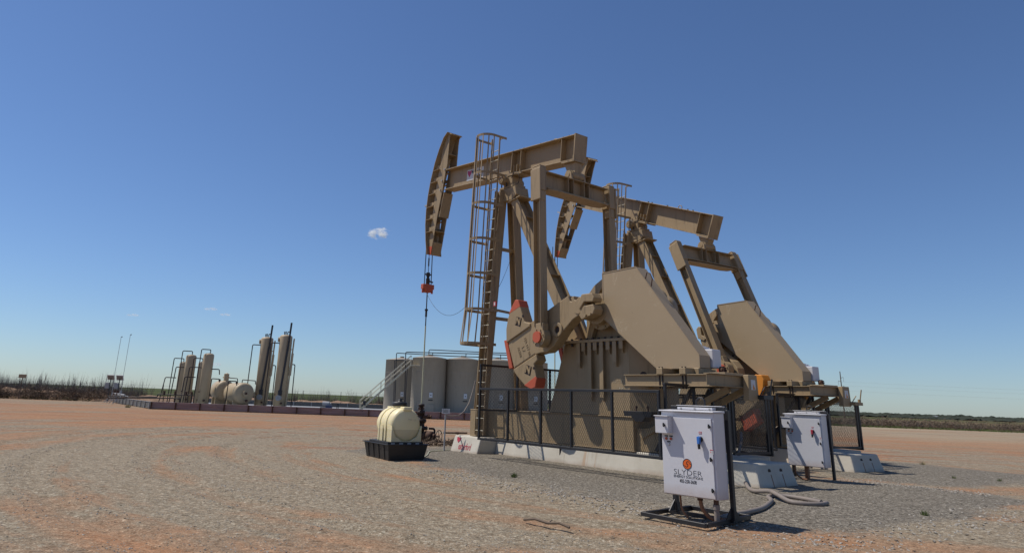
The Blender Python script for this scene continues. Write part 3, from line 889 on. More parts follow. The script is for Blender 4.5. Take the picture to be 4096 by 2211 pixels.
        m = MB(); m.cyl(pc + Vector((0, sg * .11, 0)), pc + Vector((0, sg * .17, 0)), .145, 24); m.build('pin_cap', M['red'], pt, .012, 2)
        MB().cyl(pc - Vector((0, sg * .5, 0)), pc, .12, 16).build('crank_pin', M['galv'], pt)
    # --- walking beam (own tilted frame about the saddle)
    B = Matrix.Translation((piv[0], 0, piv[1])) @ Matrix.Rotation(-R(ba), 4, 'Y')
    def mb():
        q = MB(); q.M = B; return q
    z0, z1 = .10, .88
    m = mb()
    TL = P.get('tail', 3.06)
    m.box(-3.62, TL, -.23, .23, z1 - .03, z1); m.box(-3.62, TL, -.23, .23, z0, z0 + .03)
    m.box(-3.62, TL - .02, -.013, .013, z0 + .03, z1 - .03)
    wb = m.build('walking_beam', T, root, .005)
    for x in (.18, .62): mb().box(x, x + .02, -.215, .215, z0 + .031, z1 - .031).build('stiffener', T, wb)
    mb().box(TL - .58, TL - .56, -.215, .215, z0 + .031, z1 - .031).build('stiffener', T, wb)
    for y in (-1, 1):
        mb().box(.30, .32, min(0, y * .215), max(0, y * .215), z0 + .031, z0 + .3).build('stiffener', T, wb)
        mb().box(.46, .48, min(0, y * .215), max(0, y * .215), z0 + .031, z0 + .3).build('stiffener', T, wb)
    m = mb(); m.prism([(TL + .001, z0 - .02), (TL + .025, z0 - .02), (TL + .045, z1 + .012), (TL + .001, z1 + .012)], -.25, .25); m.build('end_plate', T, wb)
    m = mb()
    m.box(-.25, .75, -.235, .235, z0 - .045, z0 - .002)
    m.box(TL - .5, TL + .04, -.235, .235, z0 - .045, z0 - .002)
    m.build('wear_plate', T, wb)
    m = mb(); m.tube([(1.9, 0, z1), (1.9, 0, z1 + .06), (1.95, 0, z1 + .11), (2.02, 0, z1 + .11), (2.07, 0, z1 + .06), (2.07, 0, z1)], .015, 8)
    m.build('lifting_eye', T, wb)
    for x in (-1.2, .5, .7, 1.5, 2.5, 2.75):
        m = mb(); m.cyl((x, -.15, z1), (x, -.15, z1 + .035), .03, 6); m.build('bolt', M['iron'], wb)
    # name plate on the web
    m = mb(); m.box(-2.52, -1.56, -.020, -.014, .31, .71); sg_ = m.build('name_plate', M['signw'], wb)
    ca_, sa_ = math.cos(R(ba)), math.sin(R(ba)); bx = (ca_, 0, sa_); bz = (-sa_, 0, ca_)
    def bp(x, y, z): return tuple(B @ Vector((x, y, z)))
    text_part('Weatherford', .20, bp(-1.97, -.024, .59), sg_, M['ink'], bx, bz, sx=.52, off=.003)
    text_part('Maximizer II', .17, bp(-1.86, -.024, .42), sg_, M['ink'], bx, bz, sx=.58, shear=.35)
    m = mb(); m.prism([(-2.49, .66), (-2.44, .68), (-2.41, .63), (-2.37, .68), (-2.33, .63), (-2.30, .68), (-2.26, .66), (-2.27, .57), (-2.37, .43), (-2.48, .57)], -.026, -.0205); m.build('emblem', M['magenta'], sg_)
    m = mb(); m.box(-2.1, -1.66, -.024, -.0205, .345, .352); m.build('underline', M['ink'], sg_)
    # saddle bearing
    S = MB()
    S.box(piv[0] - .34, piv[0] + .42, -.24, .24, piv[1] - .36, piv[1] - .28)
    S.box(piv[0] - .16, piv[0] + .3, -.22, .22, piv[1] - .28, piv[1] + .02)
    sb = S.build('saddle_bearing', T, root, .012)
    m = MB(); m.cyl((piv[0] - .02, -.42, piv[1] - .10), (piv[0] - .02, .42, piv[1] - .10), .155, 24)
    m.cyl((piv[0] - .02, -.45, piv[1] - .10), (piv[0] - .02, -.42, piv[1] - .10), .12, 24)
    m.ring((piv[0] - .02, -.452, piv[1] - .10), (0, 1, 0), .04, .07, .012, 20)
    m.build('pivot_shaft', T, sb, .01)
    m = MB()
    for y in (-.3, .3):
        for dx in (-.14, .1): m.cyl((piv[0] + dx, y, piv[1] - .32), (piv[0] + dx, y, piv[1] - .2), .022, 6)
    m.tube([(piv[0] + .25, -.22, piv[1] - .05), (piv[0] + .42, -.26, piv[1] + .10), (piv[0] + .62, -.27, piv[1] + .05), (piv[0] + .70, -.26, piv[1] - .14), (piv[0] + .62, -.24, piv[1] - .30), (piv[0] + .48, -.22, piv[1] - .32)], .010, 6)
    m.build('grease_line', M['rope'], sb)
    # --- post head + legs
    hz = piv[1] - .36
    m = MB(); m.prism([(piv[0] - .36, hz - .02), (piv[0] + .50, hz - .02), (piv[0] + .56, hz - .30), (piv[0] + .35, hz - .44), (piv[0] - .1, hz - .44), (piv[0] - .34, hz - .1)], -.27, .27)
    m.bar((piv[0] + .16, 0, hz - .50), (piv[0] + .74, 0, hz - .40), .56, .045)
    m.build('post_head', T, root, .012)
    for sg in (-1, 1):
        a = (-.22, .80 * sg, 1.2); b = (piv[0] - .22, .25 * sg, hz - .05)
        m = MB()
        d = Vector(b) - Vector(a)
        m.ibeam(a, b, .30, .30, .02, .014, (1, 0, 0))
        lg = m.build('samson_leg', T, root, .004)
        m = MB(); m.box(-.46, -.13, .80 * sg - .20, .80 * sg + .20, .45, 1.18); m.box(-.47, -.12, .80 * sg - .21, .80 * sg + .21, 1.18, 1.2)
        m.build('leg_pedestal', T, lg, .012)
    # rear leg pair
    a = (3.05, 0, 3.10); b = (piv[0] + .40, 0, hz - .46)
    m = MB(); m.ibeam(a, b, .46, .32, .022, .016, (0, 1, 0)); lg = m.build('rear_leg', T, root, .004)
    m = MB(); m.box(2.82, 3.34, -.34, .34, 3.031, 3.10); m.build('leg_foot', T, lg)
    for t in (.18, .42, .66, .85):
        p = Vector(a).lerp(Vector(b), t); MB().bar(p + Vector((.0, -.205, 0)), p + Vector((0, .205, 0)), .018, .28, (1, 0, .4)).build('leg_stiffener', T, lg)
    m = MB()
    for z in (3.9, 6.1):
        t = (z - 1.2) / (hz - 1.25); x = -.22 + (piv[0]) * t; y = .80 + (.25 - .80) * t
        m.bar((x, -y, z), (x, y, z), .08, .10)
    m.build('cross_brace', T, root, .004)
    # --- ladder with cage, on the near front leg
    Ld = Vector((.02, -1.02, .55)); Lt = Vector((piv[0] - .24, -.50, piv[1] + 1.40))
    def lp(z, dx=0, dy=0):
        t = (z - Ld.z) / (Lt.z - Ld.z); p = Ld.lerp(Lt, t); return Vector((p.x + dx, p.y + dy, z))
    m = MB()
    for dx in (-.20, .20): m.bar(lp(.5, dx), lp(Lt.z, dx), .05, .022, (1, 0, 0))
    lad = m.build('ladder', M['stair'] if False else T, root, .002)
    z = .62
    while z < Lt.z - .2:
        MB().cyl(lp(z, -.20), lp(z, .20), .013, 6).build('rung', M['stair'], lad); z += .335
    m = MB(); rc = .36
    zs = [3.05, 4.06, 5.15, 6.24, 7.40, 8.42, 9.72]
    zs = [z_ for z_ in zs if z_ < Lt.z + .1]
    def hoop(z):
        c = lp(z, 0, -.36); bulge = .10 if z < 3.5 else 0.0
        pts = [lp(z, rc, .16), lp(z, rc, 0)]
        for k in range(0, 13):
            a = -PI * k / 12
            pts.append(Vector((c.x + rc * math.cos(a), c.y + (rc + bulge) * math.sin(a), z)))
        pts += [lp(z, -rc, 0), lp(z, -rc, .16)]
        return pts
    for z in zs:
        m = MB(); pts = hoop(z)
        for a, b in zip(pts[:-1], pts[1:]): m.bar(a, b, .012, .078)
        for sgn in (-1, 1): m.bar(lp(z, sgn * rc, .02), lp(z, sgn * .2, .02), .03, .05)
        m.build('cage_hoop', T, lad)
    for k in (2, 4, 6, 8, 10, 12, 14):
        m = MB()
        for za, zb in zip(zs[:-1], zs[1:]):
            m.bar(hoop(za)[k], hoop(zb)[k], .04, .012, (0, 1, 0) if k in (8, 6, 10) else (1, 0, 0))
        m.build('cage_strip', T, lad)
    for z in (2.2, 4.6, 6.6, 7.9):
        q = lp(z); MB().bar(q + Vector((.16, 0, 0)), q + Vector((.0, .22, 0)), .04, .05).build('standoff', T, lad)
    # --- belt guard
    gy0, gy1 = -.85, -.46
    gp = [(4.71, 3.52), (4.71, 4.64), (5.78, 4.67), (7.42, 2.55), (7.42, 2.28), (6.30, 2.28)]
    m = MB(); m.prism(gp, gy0, gy1)
    bg = m.build('belt_guard', M['guard'], root, .012)
    m = MB()
    for a, b in zip(gp, gp[1:] + gp[:1]): m.bar((a[0], gy0 - .002, a[1]), (b[0], gy0 - .002, b[1]), .012, .022)
    m.build('edge_seam', M['tan_rusty'], bg)
    m = MB(); m.tube([(6.02, -.80, 4.36), (6.07, -.80, 4.50), (6.16, -.80, 4.47), (6.22, -.80, 4.34), (6.18, -.80, 4.16)], .014, 6); m.build('handle', M['rust'], bg)
    m = MB(); m.box(7.22, 7.43, -.9, -.44, 2.11, 2.275); m.build('guard_foot', T, bg, .01)
    # --- motor + rails
    m = MB(); m.cyl((6.98, -.44, 2.58), (6.98, .02, 2.58), .21, 28)
    for k in range(18):
        a = 2 * PI * k / 18; m.bar((6.98 + .215 * math.cos(a), -.4, 2.58 + .215 * math.sin(a)), (6.98 + .215 * math.cos(a), -.02, 2.58 + .215 * math.sin(a)), .008, .025, (math.cos(a), 0, math.sin(a)))
    mo = m.build('motor', M['white'], root)
    MB().box(7.19, 7.46, -.42, -.12, 2.30, 2.70).build('terminal_box', M['white'], mo, .02, 2)
    m = MB(); m.cyl((7.52, -.25, 2.26), (7.60, -.25, 2.26), .08, 12)
    for k in range(7):
        a = 2 * PI * k / 7; m.cyl((7.60, -.25 + .055 * math.cos(a), 2.26 + .055 * math.sin(a)), (7.63, -.25 + .055 * math.cos(a), 2.26 + .055 * math.sin(a)), .016, 6)
    m.build('jack_bolt_flange', M['rust'], mo)
    m = MB()
    m.box(6.55, 7.95, -.75, -.1, 2.145, 2.19)
    m.box(6.62, 7.2, -.6, -.1, 2.19, 2.36)
    for x in (6.55, 7.15): m.box(x, x + .16, -1.2, -.12, 2.135, 2.27)
    mb_ = m.build('motor_base', T, root, .006)
    m = MB()
    for x in (6.58, 6.66, 7.18, 7.26): m.cyl((x, -1.13, 1.84), (x, -1.13, 2.295), .018, 6)
    m.build('base_bolts', M['iron'], mb_)
    for y in (-1.12, -.22):
        m = MB(); m.ibeam((5.6, y, 2.01), (7.93, y, 2.01), .25, .12, .016, .012); m.build('motor_rail', T, root, .003)
    m = MB()
    m.ibeam((5.72, -1.06, 2.01), (5.72, -.28, 2.01), .245, .12, .016, .012)
    m.box(6.052, 6.2, -.4, .4, 1.88, 2.13)
    m.build('rail_tie', T, root, .003)
    m = MB(); m.ibeam((8.0, -1.47, 2.02), (8.0, -.1, 2.02), .25, .13, .016, .012); cb = m.build('cross_beam', T, root, .003)
    m = MB(); m.prismx([(-.34, 1.64), (-.30, 2.16), (.0, 2.16), (.03, 1.64)], 8.07, 8.20); m.build('end_bracket', T, cb, .008)
    m = MB(); m.box(8.201, 8.206, -.24, -.08, 1.86, 2.06); m.build('warning_plate', M['signw'], cb)
    m = MB(); m.prismx([(-.18, 1.87), (-.10, 1.87), (-.17, 1.98)], 8.207, 8.209); m.build('warning_mark', M['orange'], cb)
    m = MB(); m.box(8.201, 8.34, -.02, .34, 1.68, 1.76); m.bar((8.27, .30, 1.72), (8.30, .40, 2.10), .02, .03); m.cyl((8.27, .30, 1.70), (8.27, .30, 1.84), .04, 10)
    m.bar((8.22, .02, 1.74), (8.25, .2, 1.93), .02, .02)
    m.build('brake_lever', P['lever'], root, .004)
    for y in (-.5, .1):
        m = MB(); m.bar((5.5, y, .78), (7.86, y, 1.87), .10, .12); m.build('diagonal_brace', T, root, .003)
    for y in (-.62, .3): 
        MB().bar((6.0, y, .5), (6.9, y * .7, 1.87), .07, .07).build('diagonal_brace', M['dark'], root)
    m = MB(); m.prism([(5.32, 1.34), (6.16, 1.34), (6.10, 1.22), (5.95, 1.22), (5.86, 1.12), (5.66, 1.12), (5.55, 1.22), (5.34, 1.22)], -.9, -.61); m.build('drip_tray', M['black'], root, .004)
    m = MB()
    for x in (5.58, 5.92): m.cyl((x, -.75, 1.34), (x, -.75, 1.46), .02, 6); m.cyl((x, -.75, 1.42), (x, -.75, 1.44), .035, 6)
    m.build('tray_bolts', M['rust'], root)
    # --- bearing between beam tail and equalizer
    tb = B @ Vector((TL - .25, 0, z0 - .05))
    m = MB()
    bq = Vector((ex_, 0, ez_ + .40)); dd = (Vector((tb.x, 0, tb.z)) - bq); dn = Vector((math.cos(R(ba)), 0, math.sin(R(ba))))
    tp_ = Vector((tb.x, 0, tb.z))
    pa = [tp_ - dn * .24, tp_ + dn * .24, bq + dn * .12, bq - dn * .12]
    m.prism([(p_.x, p_.z) for p_ in pa], -.13, .13)
    m.cyl((ex_ + .0, -.22, ez_ + .40), (ex_, .22, ez_ + .40), .15, 24)
    m.prism([(ex_ - .16, ez_ + .25), (ex_ + .16, ez_ + .25), (ex_ + .14, ez_ + .42), (ex_ + .07, ez_ + .53), (ex_ - .07, ez_ + .53), (ex_ - .14, ez_ + .42)], -.29, -.221)
    m.prism([(ex_ - .16, ez_ + .25), (ex_ + .16, ez_ + .25), (ex_ + .14, ez_ + .42), (ex_ + .07, ez_ + .53), (ex_ - .07, ez_ + .53), (ex_ - .14, ez_ + .42)], .221, .29)
    m.ring((ex_, -.295, ez_ + .40), (0, 1, 0), .0, .07, .02, 16)
    m.build('tail_bearing', T, root, .012)
    # --- horse head (in the beam frame of pump one, then turned with the beam)
    h0 = (0.05, 8.42)
    ref = Matrix.Translation((piv[0], 0, piv[1])) @ Matrix.Rotation(-R(ba + 4.9), 4, 'Y') @ Matrix.Translation((-h0[0], 0, -h0[1]))
    def mh():
        q = MB(); q.M = ref; return q
    arc = [(-3.36, 11.02), (-3.60, 10.86), (-3.86, 10.46), (-4.11, 9.98), (-4.33, 9.36), (-4.46, 8.82), (-4.54, 8.24), (-4.545, 7.67), (-4.47, 7.05), (-4.36, 6.52)]
    back = [(-4.24, 6.53), (-4.12, 7.02), (-3.90, 7.99), (-3.68, 8.78), (-3.50, 9.57), (-3.42, 9.79), (-3.36, 10.6), (-3.30, 10.98)]
    m = mh()
    inner = [(x + .10, z) for x, z in arc]
    cut = [.02, .03, .10, .24, .32, .33, .33, .26, .07, .02]
    for y0, y1 in ((-.22, -.20), (.20, .22)): m.prism([(x + c_, z) for (x, z), c_ in zip(arc, cut)] + back, y0, y1)
    hd = m.build('horse_head', T, root, .003)
    m = mh()
    n = len(arc); vs = []; fs = []
    for i, (x, z) in enumerate(arc):
        vs += [(x, -.33, z), (x, .33, z), (x + .022, .33, z), (x + .022, -.33, z)]
    for i in range(n - 1):
        for k in range(4):
            k2 = (k + 1) % 4; fs.append((i * 4 + k, i * 4 + k2, (i + 1) * 4 + k2, (i + 1) * 4 + k))
    fs += [(0, 3, 2, 1), ((n - 1) * 4, (n - 1) * 4 + 1, (n - 1) * 4 + 2, (n - 1) * 4 + 3)]
    m.add(vs, fs, False); m.build('arc_plate', T, hd)
    for z in (9.75, 9.30, 8.85, 8.38, 7.90, 7.42):
        # side gussets tying the arc plate to the cheek plate
        xa = None
        for (xa0, za0), (xa1, za1) in zip(arc[:-1], arc[1:]):
            if za1 <= z <= za0: xa = xa0 + (xa1 - xa0) * (za0 - z) / (za0 - za1)
        for sg in (-1, 1):
            m = mh(); m.prism([(xa + .02, z + .16), (xa + .36, z + .10), (xa + .40, z + .02), (xa + .02, z - .06)], min(sg * .205, sg * .225), max(sg * .205, sg * .225)); m.box(xa + .02, xa + .34, min(sg * .2, sg * .325), max(sg * .2, sg * .325), z - .07, z - .055); m.build('gusset', T, hd)
    for pl_, yy in (([(-3.40, 11.0), (-3.32, 11.0), (-3.18, 10.93), (-3.2, 10.90)], .24), ([(-4.36, 6.53), (-4.23, 6.53), (-4.10, 6.95), (-4.13, 6.98)], .199), ([(-3.60, 8.74), (-3.57, 8.74), (-3.80, 7.86), (-3.83, 7.86)], .199), ([(-4.42, 7.35), (-4.02, 7.38), (-4.02, 7.36), (-4.42, 7.33)], .199), ([(-3.95, 10.2), (-3.42, 10.22), (-3.42, 10.2), (-3.95, 10.18)], .199)):
        m = mh(); m.prism(pl_, -yy, yy); m.build('inner_plate', T, hd)
    m = mh(); m.prism([(-4.435, 6.84), (-4.352, 6.51), (-4.235, 6.515), (-4.17, 6.80)], -.2235, -.201); m.build('painted_tip', M['red'], hd)
    m = mh()
    m.bar((-4.50, -.2, 8.48), (-4.95, -.12, 8.52), .02, .05); m.bar((-4.50, .2, 8.48), (-4.95, .12, 8.52), .02, .05); m.bar((-4.95, -.13, 8.52), (-4.95, .13, 8.52), .03, .05)
    m.build('cable_guide', M['galv'], hd)
    for (x, z) in ((-3.55, 9.62), (-3.70, 9.22), (-3.78, 8.88)):
        m = mh(); m.cyl((x, -.26, z), (x, -.20, z), .035, 8); m.build('latch_pin', M['galv'], hd)
    # --- bridle, carrier bar, rod
    rx = -4.67; zc = P['carrier']
    tipw = ref @ Vector((-4.42, 0, 6.62)); tanp = ref @ Vector((-4.545, 0, 8.0))
    lo = min(tanp.z, 8.2)
    for sg in (-1, 1):
        m = MB(); m.tube([(rx + .02, .13 * sg, lo), (rx, .14 * sg, (lo + zc) / 2), (rx, .15 * sg, zc)], .017, 8)
        bc = m.build('bridle_cable', M['rope'], root)
    m = MB(); m.cyl((rx, 0, zc + .05), (rx, 0, tipw.z + .2), .012, 8); m.cyl((rx, 0, zc + .75), (rx, 0, zc + 1.05), .026, 8); m.cyl((rx, 0, zc + 1.25), (rx, 0, zc + 1.5), .022, 8)
    m.build('load_cell_rod', M['rope'], root)
    m = MB(); m.prismx([(-.24, zc + .06), (.24, zc + .06), (.24, zc - .12), (.17, zc - .12), (.10, zc - .24), (-.10, zc - .24), (-.17, zc - .12), (-.24, zc - .12)], rx - .09, rx + .09)
    for sg in (-1, 1): m.cyl((rx, .20 * sg, zc - .26), (rx, .20 * sg, zc + .02), .04, 10)
    cb2 = m.build('carrier_bar', M['red'], root, .012)
    m = MB(); m.cyl((rx, 0, zc + .06), (rx, 0, zc + .28), .075, 14); m.cyl((rx, 0, zc + .28), (rx, 0, zc + .36), .05, 12); m.cyl((rx, 0, zc + .36), (rx, 0, zc + .50), .07, 12)
    m.cyl((rx - .02, -.12, zc + .43), (rx + .02, .12, zc + .43), .028, 8); m.cyl((rx, .02, zc + .2), (rx, .22, zc + .16), .03, 8); m.build('rod_clamp', M['iron'], cb2)
    m = MB(); m.cyl((rx, 0, 3.95), (rx, 0, zc), .02, 10); m.cyl((rx, 0, 4.30), (rx, 0, 4.52), .038, 10); m.cyl((rx, 0, 4.52), (rx, 0, 4.58), .06, 10); m.build('rod_coupling', M['iron'], root)
    MB().cyl((rx, 0, 1.15), (rx, 0, 3.97), .024, 10).build('polished_rod', M['rod'], root)
    # sensor cable sagging from the carrier bar to the ladder
    a = Vector((rx + .05, -.1, zc - .2)); b = lp(4.2, -.36, -.5)
    MB().tube([a.lerp(b, t) - Vector((0, 0, 1.1 * 4 * t * (1 - t) * .5)) for t in [k / 12 for k in range(13)]], .006, 5).build('sensor_cable', M['rope'], root)
    b2 = Vector((-.15, .35, 6.3)); MB().tube([lp(4.4, 0, .1).lerp(b2, t) - Vector((0, 0, .25 * 4 * t * (1 - t))) for t in [k / 8 for k in range(9)]], .006, 5).build('sensor_cable', M['rope'], root)
    m = MB(); m.tube([hoop(zs[-1])[8] + Vector((-.03, -.02, 0)), hoop(zs[3])[8] + Vector((-.03, -.02, 0)), hoop(zs[1])[8] + Vector((-.03, -.03, 0)), hoop(zs[0])[8]], .008, 5); m.build('climb_cable', M['rope'], lad)
    m = MB(); m.box(.28, .40, -.82, -.78, 4.18, 4.32); bx_ = m.build('small_sign', M['inkred'], root); MB().box(.31, .37, -.825, -.821, 4.20, 4.30).build('sign_panel', M['signw'], bx_)
    m = MB(); m.bar((.2, -.75, 4.1), (-.2, .62, 4.1), .05, .07); m.build('tie_bar', T, root)
    # chalk scrawl on the pedestal
    text_part('Sundance', .16, (4.98, -.606, 2.02), ped, M['stair'], (1, 0, -.03), (0, 0, 1), 'chalk_mark', ext=.001, sx=.8, shear=.4, off=-.006)
    text_part('8.6 6SH', .10, (5.03, -.606, 1.86), ped, M['stair'], (1, 0, 0), (0, 0, 1), 'chalk_mark', ext=.001, shear=.2, off=-.004)

O1 = uv(-16.6, 13.8)
p1 = empty('pumpjack', O1, AZ, 'nearest tall tan pumpjack with upright red tipped counterweights and its horse head raised', 'pumpjack', 'tan pumpjacks')
make_pump(p1, dict(beam=-4.9, crank=202.5, eq=(2.93, 7.42), tip='red', carrier=5.42, lever=M['black']))
O2 = uv(-16.6 - 1.04, 13.8 + 6.964)
p2 = empty('pumpjack', O2, AZ - .0914, 'farther tan pumpjack with its beam tail low and an orange tipped counterweight', 'pumpjack', 'tan pumpjacks')
make_pump(p2, dict(beam=-20.6, crank=-58.0 + 360, cscale=.87, tail=3.72, eq=(3.72, 6.42), tip='orange', carrier=6.3, lever=M['tan'], sx=.42, sz=-.12))

# ------------------------------------------------------------------ concrete bases
def make_base(root, name_on):
    m = MB(); m.frustum((.29, 7.25, -.70, 1.9), (.29, 7.25, -.56, 1.87), -.2, .44); m.build('pad_slab', M['conc'], root, .02)
    m = MB()
    m.frustum((-1.02, .285, -1.35, 1.9), (-.98, .285, -1.15, 1.75), -.2, .439)
    tb = m.build('front_block', M['conc'], root, .03, 2)
    m = MB(); m.frustum((7.252, 8.50, -.62, .86), (7.252, 8.34, -.52, .74), -.2, .435)
    eb = m.build('tail_block', M['conc'], root, .03, 2)
    for y in (-.1, .32):
        mm = MB(); mm.cyl((8.30, y, .29), (8.3795, y, .29), .048, 14); mm.build('lifting_pocket', M['iron'], eb)
        mm = MB(); mm.M = Matrix.Translation((8.4495, y + .02, 0)) @ Matrix.Rotation(-.2467, 4, 'Y'); mm.box(-.004, .002, -.014, .014, -.05, .24); mm.build('rust_streak', M['flex'], eb)
    MB().box(2.9, 2.93, -.618, -.57, -.05, .41).build('joint', M['iron'], root)
    if name_on:
        a = math.atan2(.2, .64)
        text_part('eatherford', .27, (-.36, -1.2445, .15), tb, M['inkred'], (1, 0, 0), (0, math.sin(a), math.cos(a)), sx=.52, off=.001, ext=.001)
        mm = MB(); mm.M = Matrix.Translation((-.72, -1.1905, .33)) @ Matrix.Rotation(-a, 4, 'X')
        mm.prism([(-.1, .06), (-.05, .08), (-.02, .03), (.02, .08), (.06, .03), (.1, .06), (.08, -.02), (0, -.09), (-.08, -.02)], -.004, .004); mm.build('emblem', M['inkred'], tb)
b1 = empty('concrete_base', O1, AZ, 'pale concrete base under the nearest pumpjack with red lettering on its front block', 'concrete base')
make_base(b1, True)
b2 = empty('concrete_base', O2, AZ - .0914, 'pale concrete base under the farther pumpjack ending in a block with two rusty holes', 'concrete base')
make_base(b2, False)

# ------------------------------------------------------------------ mesh fences
def mesh_fill(m, o, d, w, z0, z1, pw=.056, ph=.105, t=.0045):
    """expanded metal: two families of slanted strands"""
    o = Vector(o); d = Vector(d).normalized(); H = z1 - z0; sl = pw / ph
    k = -H * sl
    while k < w:
        for sg in (1, -1):
            # strand x = k + sg*sl*(z)
            a, b = 0.0, H
            xs = (lambda z: k + sl * z) if sg > 0 else (lambda z: k + H * sl - sl * z)
            if sg > 0:
                a = max(0, (0 - k) / sl); b = min(H, (w - k) / sl)
            else:
                a = max(0, (k + H * sl - w) / sl); b = min(H, (k + H * sl) / sl)
            if b - a > .02:
                p = o + d * xs(a) + Vector((0, 0, z0 + a)); q = o + d * xs(b) + Vector((0, 0, z0 + b))
                m.bar(p, q, .003, t, d)
        k += pw
def fence_panel(root, o, d, w, z0, z1, posts, bar=.055, mat=None, mid=None):
    mat = mat or M['black']
    o = Vector(o); d = Vector(d).normalized()
    m = MB()
    up = Vector((0, 0, 1))
    for zz in (z1 - bar / 2, z0 + bar / 2) + ((mid,) if mid else ()):
        MB().bar(o + up * zz, o + d * w + up * zz, bar, bar if zz != mid else bar * .6).build('rail', mat, root, .003)
    for x in posts:
        MB().bar(o + d * x + up * (z0 + bar), o + d * x + up * (z1 - bar), bar, bar * .9, d).build('post', mat, root, .003)
    m = MB(); mesh_fill(m, o + Vector((0, 0, 0)), d, w, z0 + bar * .5, z1 - bar * .5); m.build('mesh_infill', M['meshm'], root)
NX, NY = 5.99, 0
def fences(root_loc, rz, which):
    near_first, who = which
    f = empty('mesh_fence', root_loc, rz, 'long black mesh guard fence along the camera side of the %s pumpjack' % who, 'fence', 'black mesh guard fences')
    fence_panel(f, (1.25, -2.0, 0), (1, 0, 0), 6.0, .45, 1.78, (0.03, 1.22, 2.45, 3.48, 4.72, 5.97))
    f = empty('mesh_fence', root_loc, rz, 'black mesh guard fence on the far side of the %s pumpjack' % who, 'fence', 'black mesh guard fences')
    fence_panel(f, (1.25, 2.0, 0), (1, 0, 0), 6.0, .45, 1.80, (0.03, 1.2, 2.4, 3.6, 4.8, 5.97), mid=1.72)
    f = empty('mesh_fence', root_loc, rz, 'raised black mesh panel across the ladder end of the %s pumpjack' % who, 'fence', 'black mesh guard fences')
    fence_panel(f, (1.20, -1.96, 0), (0, 1, 0), 3.9, 1.18, 2.41, (0.03, 1.35, 2.6, 3.87))
    f = empty('mesh_gate', root_loc, rz, 'black mesh end gate behind the motor of the %s pumpjack' % who, 'gate', 'black mesh end gates')
    fence_panel(f, (7.30, -1.92, 0), (0, 1, 0), 2.3, .56, 1.93, (0.03, .98, 1.62, 2.2), mid=None)
    fence_panel(f, (7.26, .42, 0), (0, 1, 0), 1.42, .50, 1.80, (0.03, 1.38))
fences(O1, AZ, (True, 'nearest'))
fences(O2, AZ - .0914, (False, 'farther'))

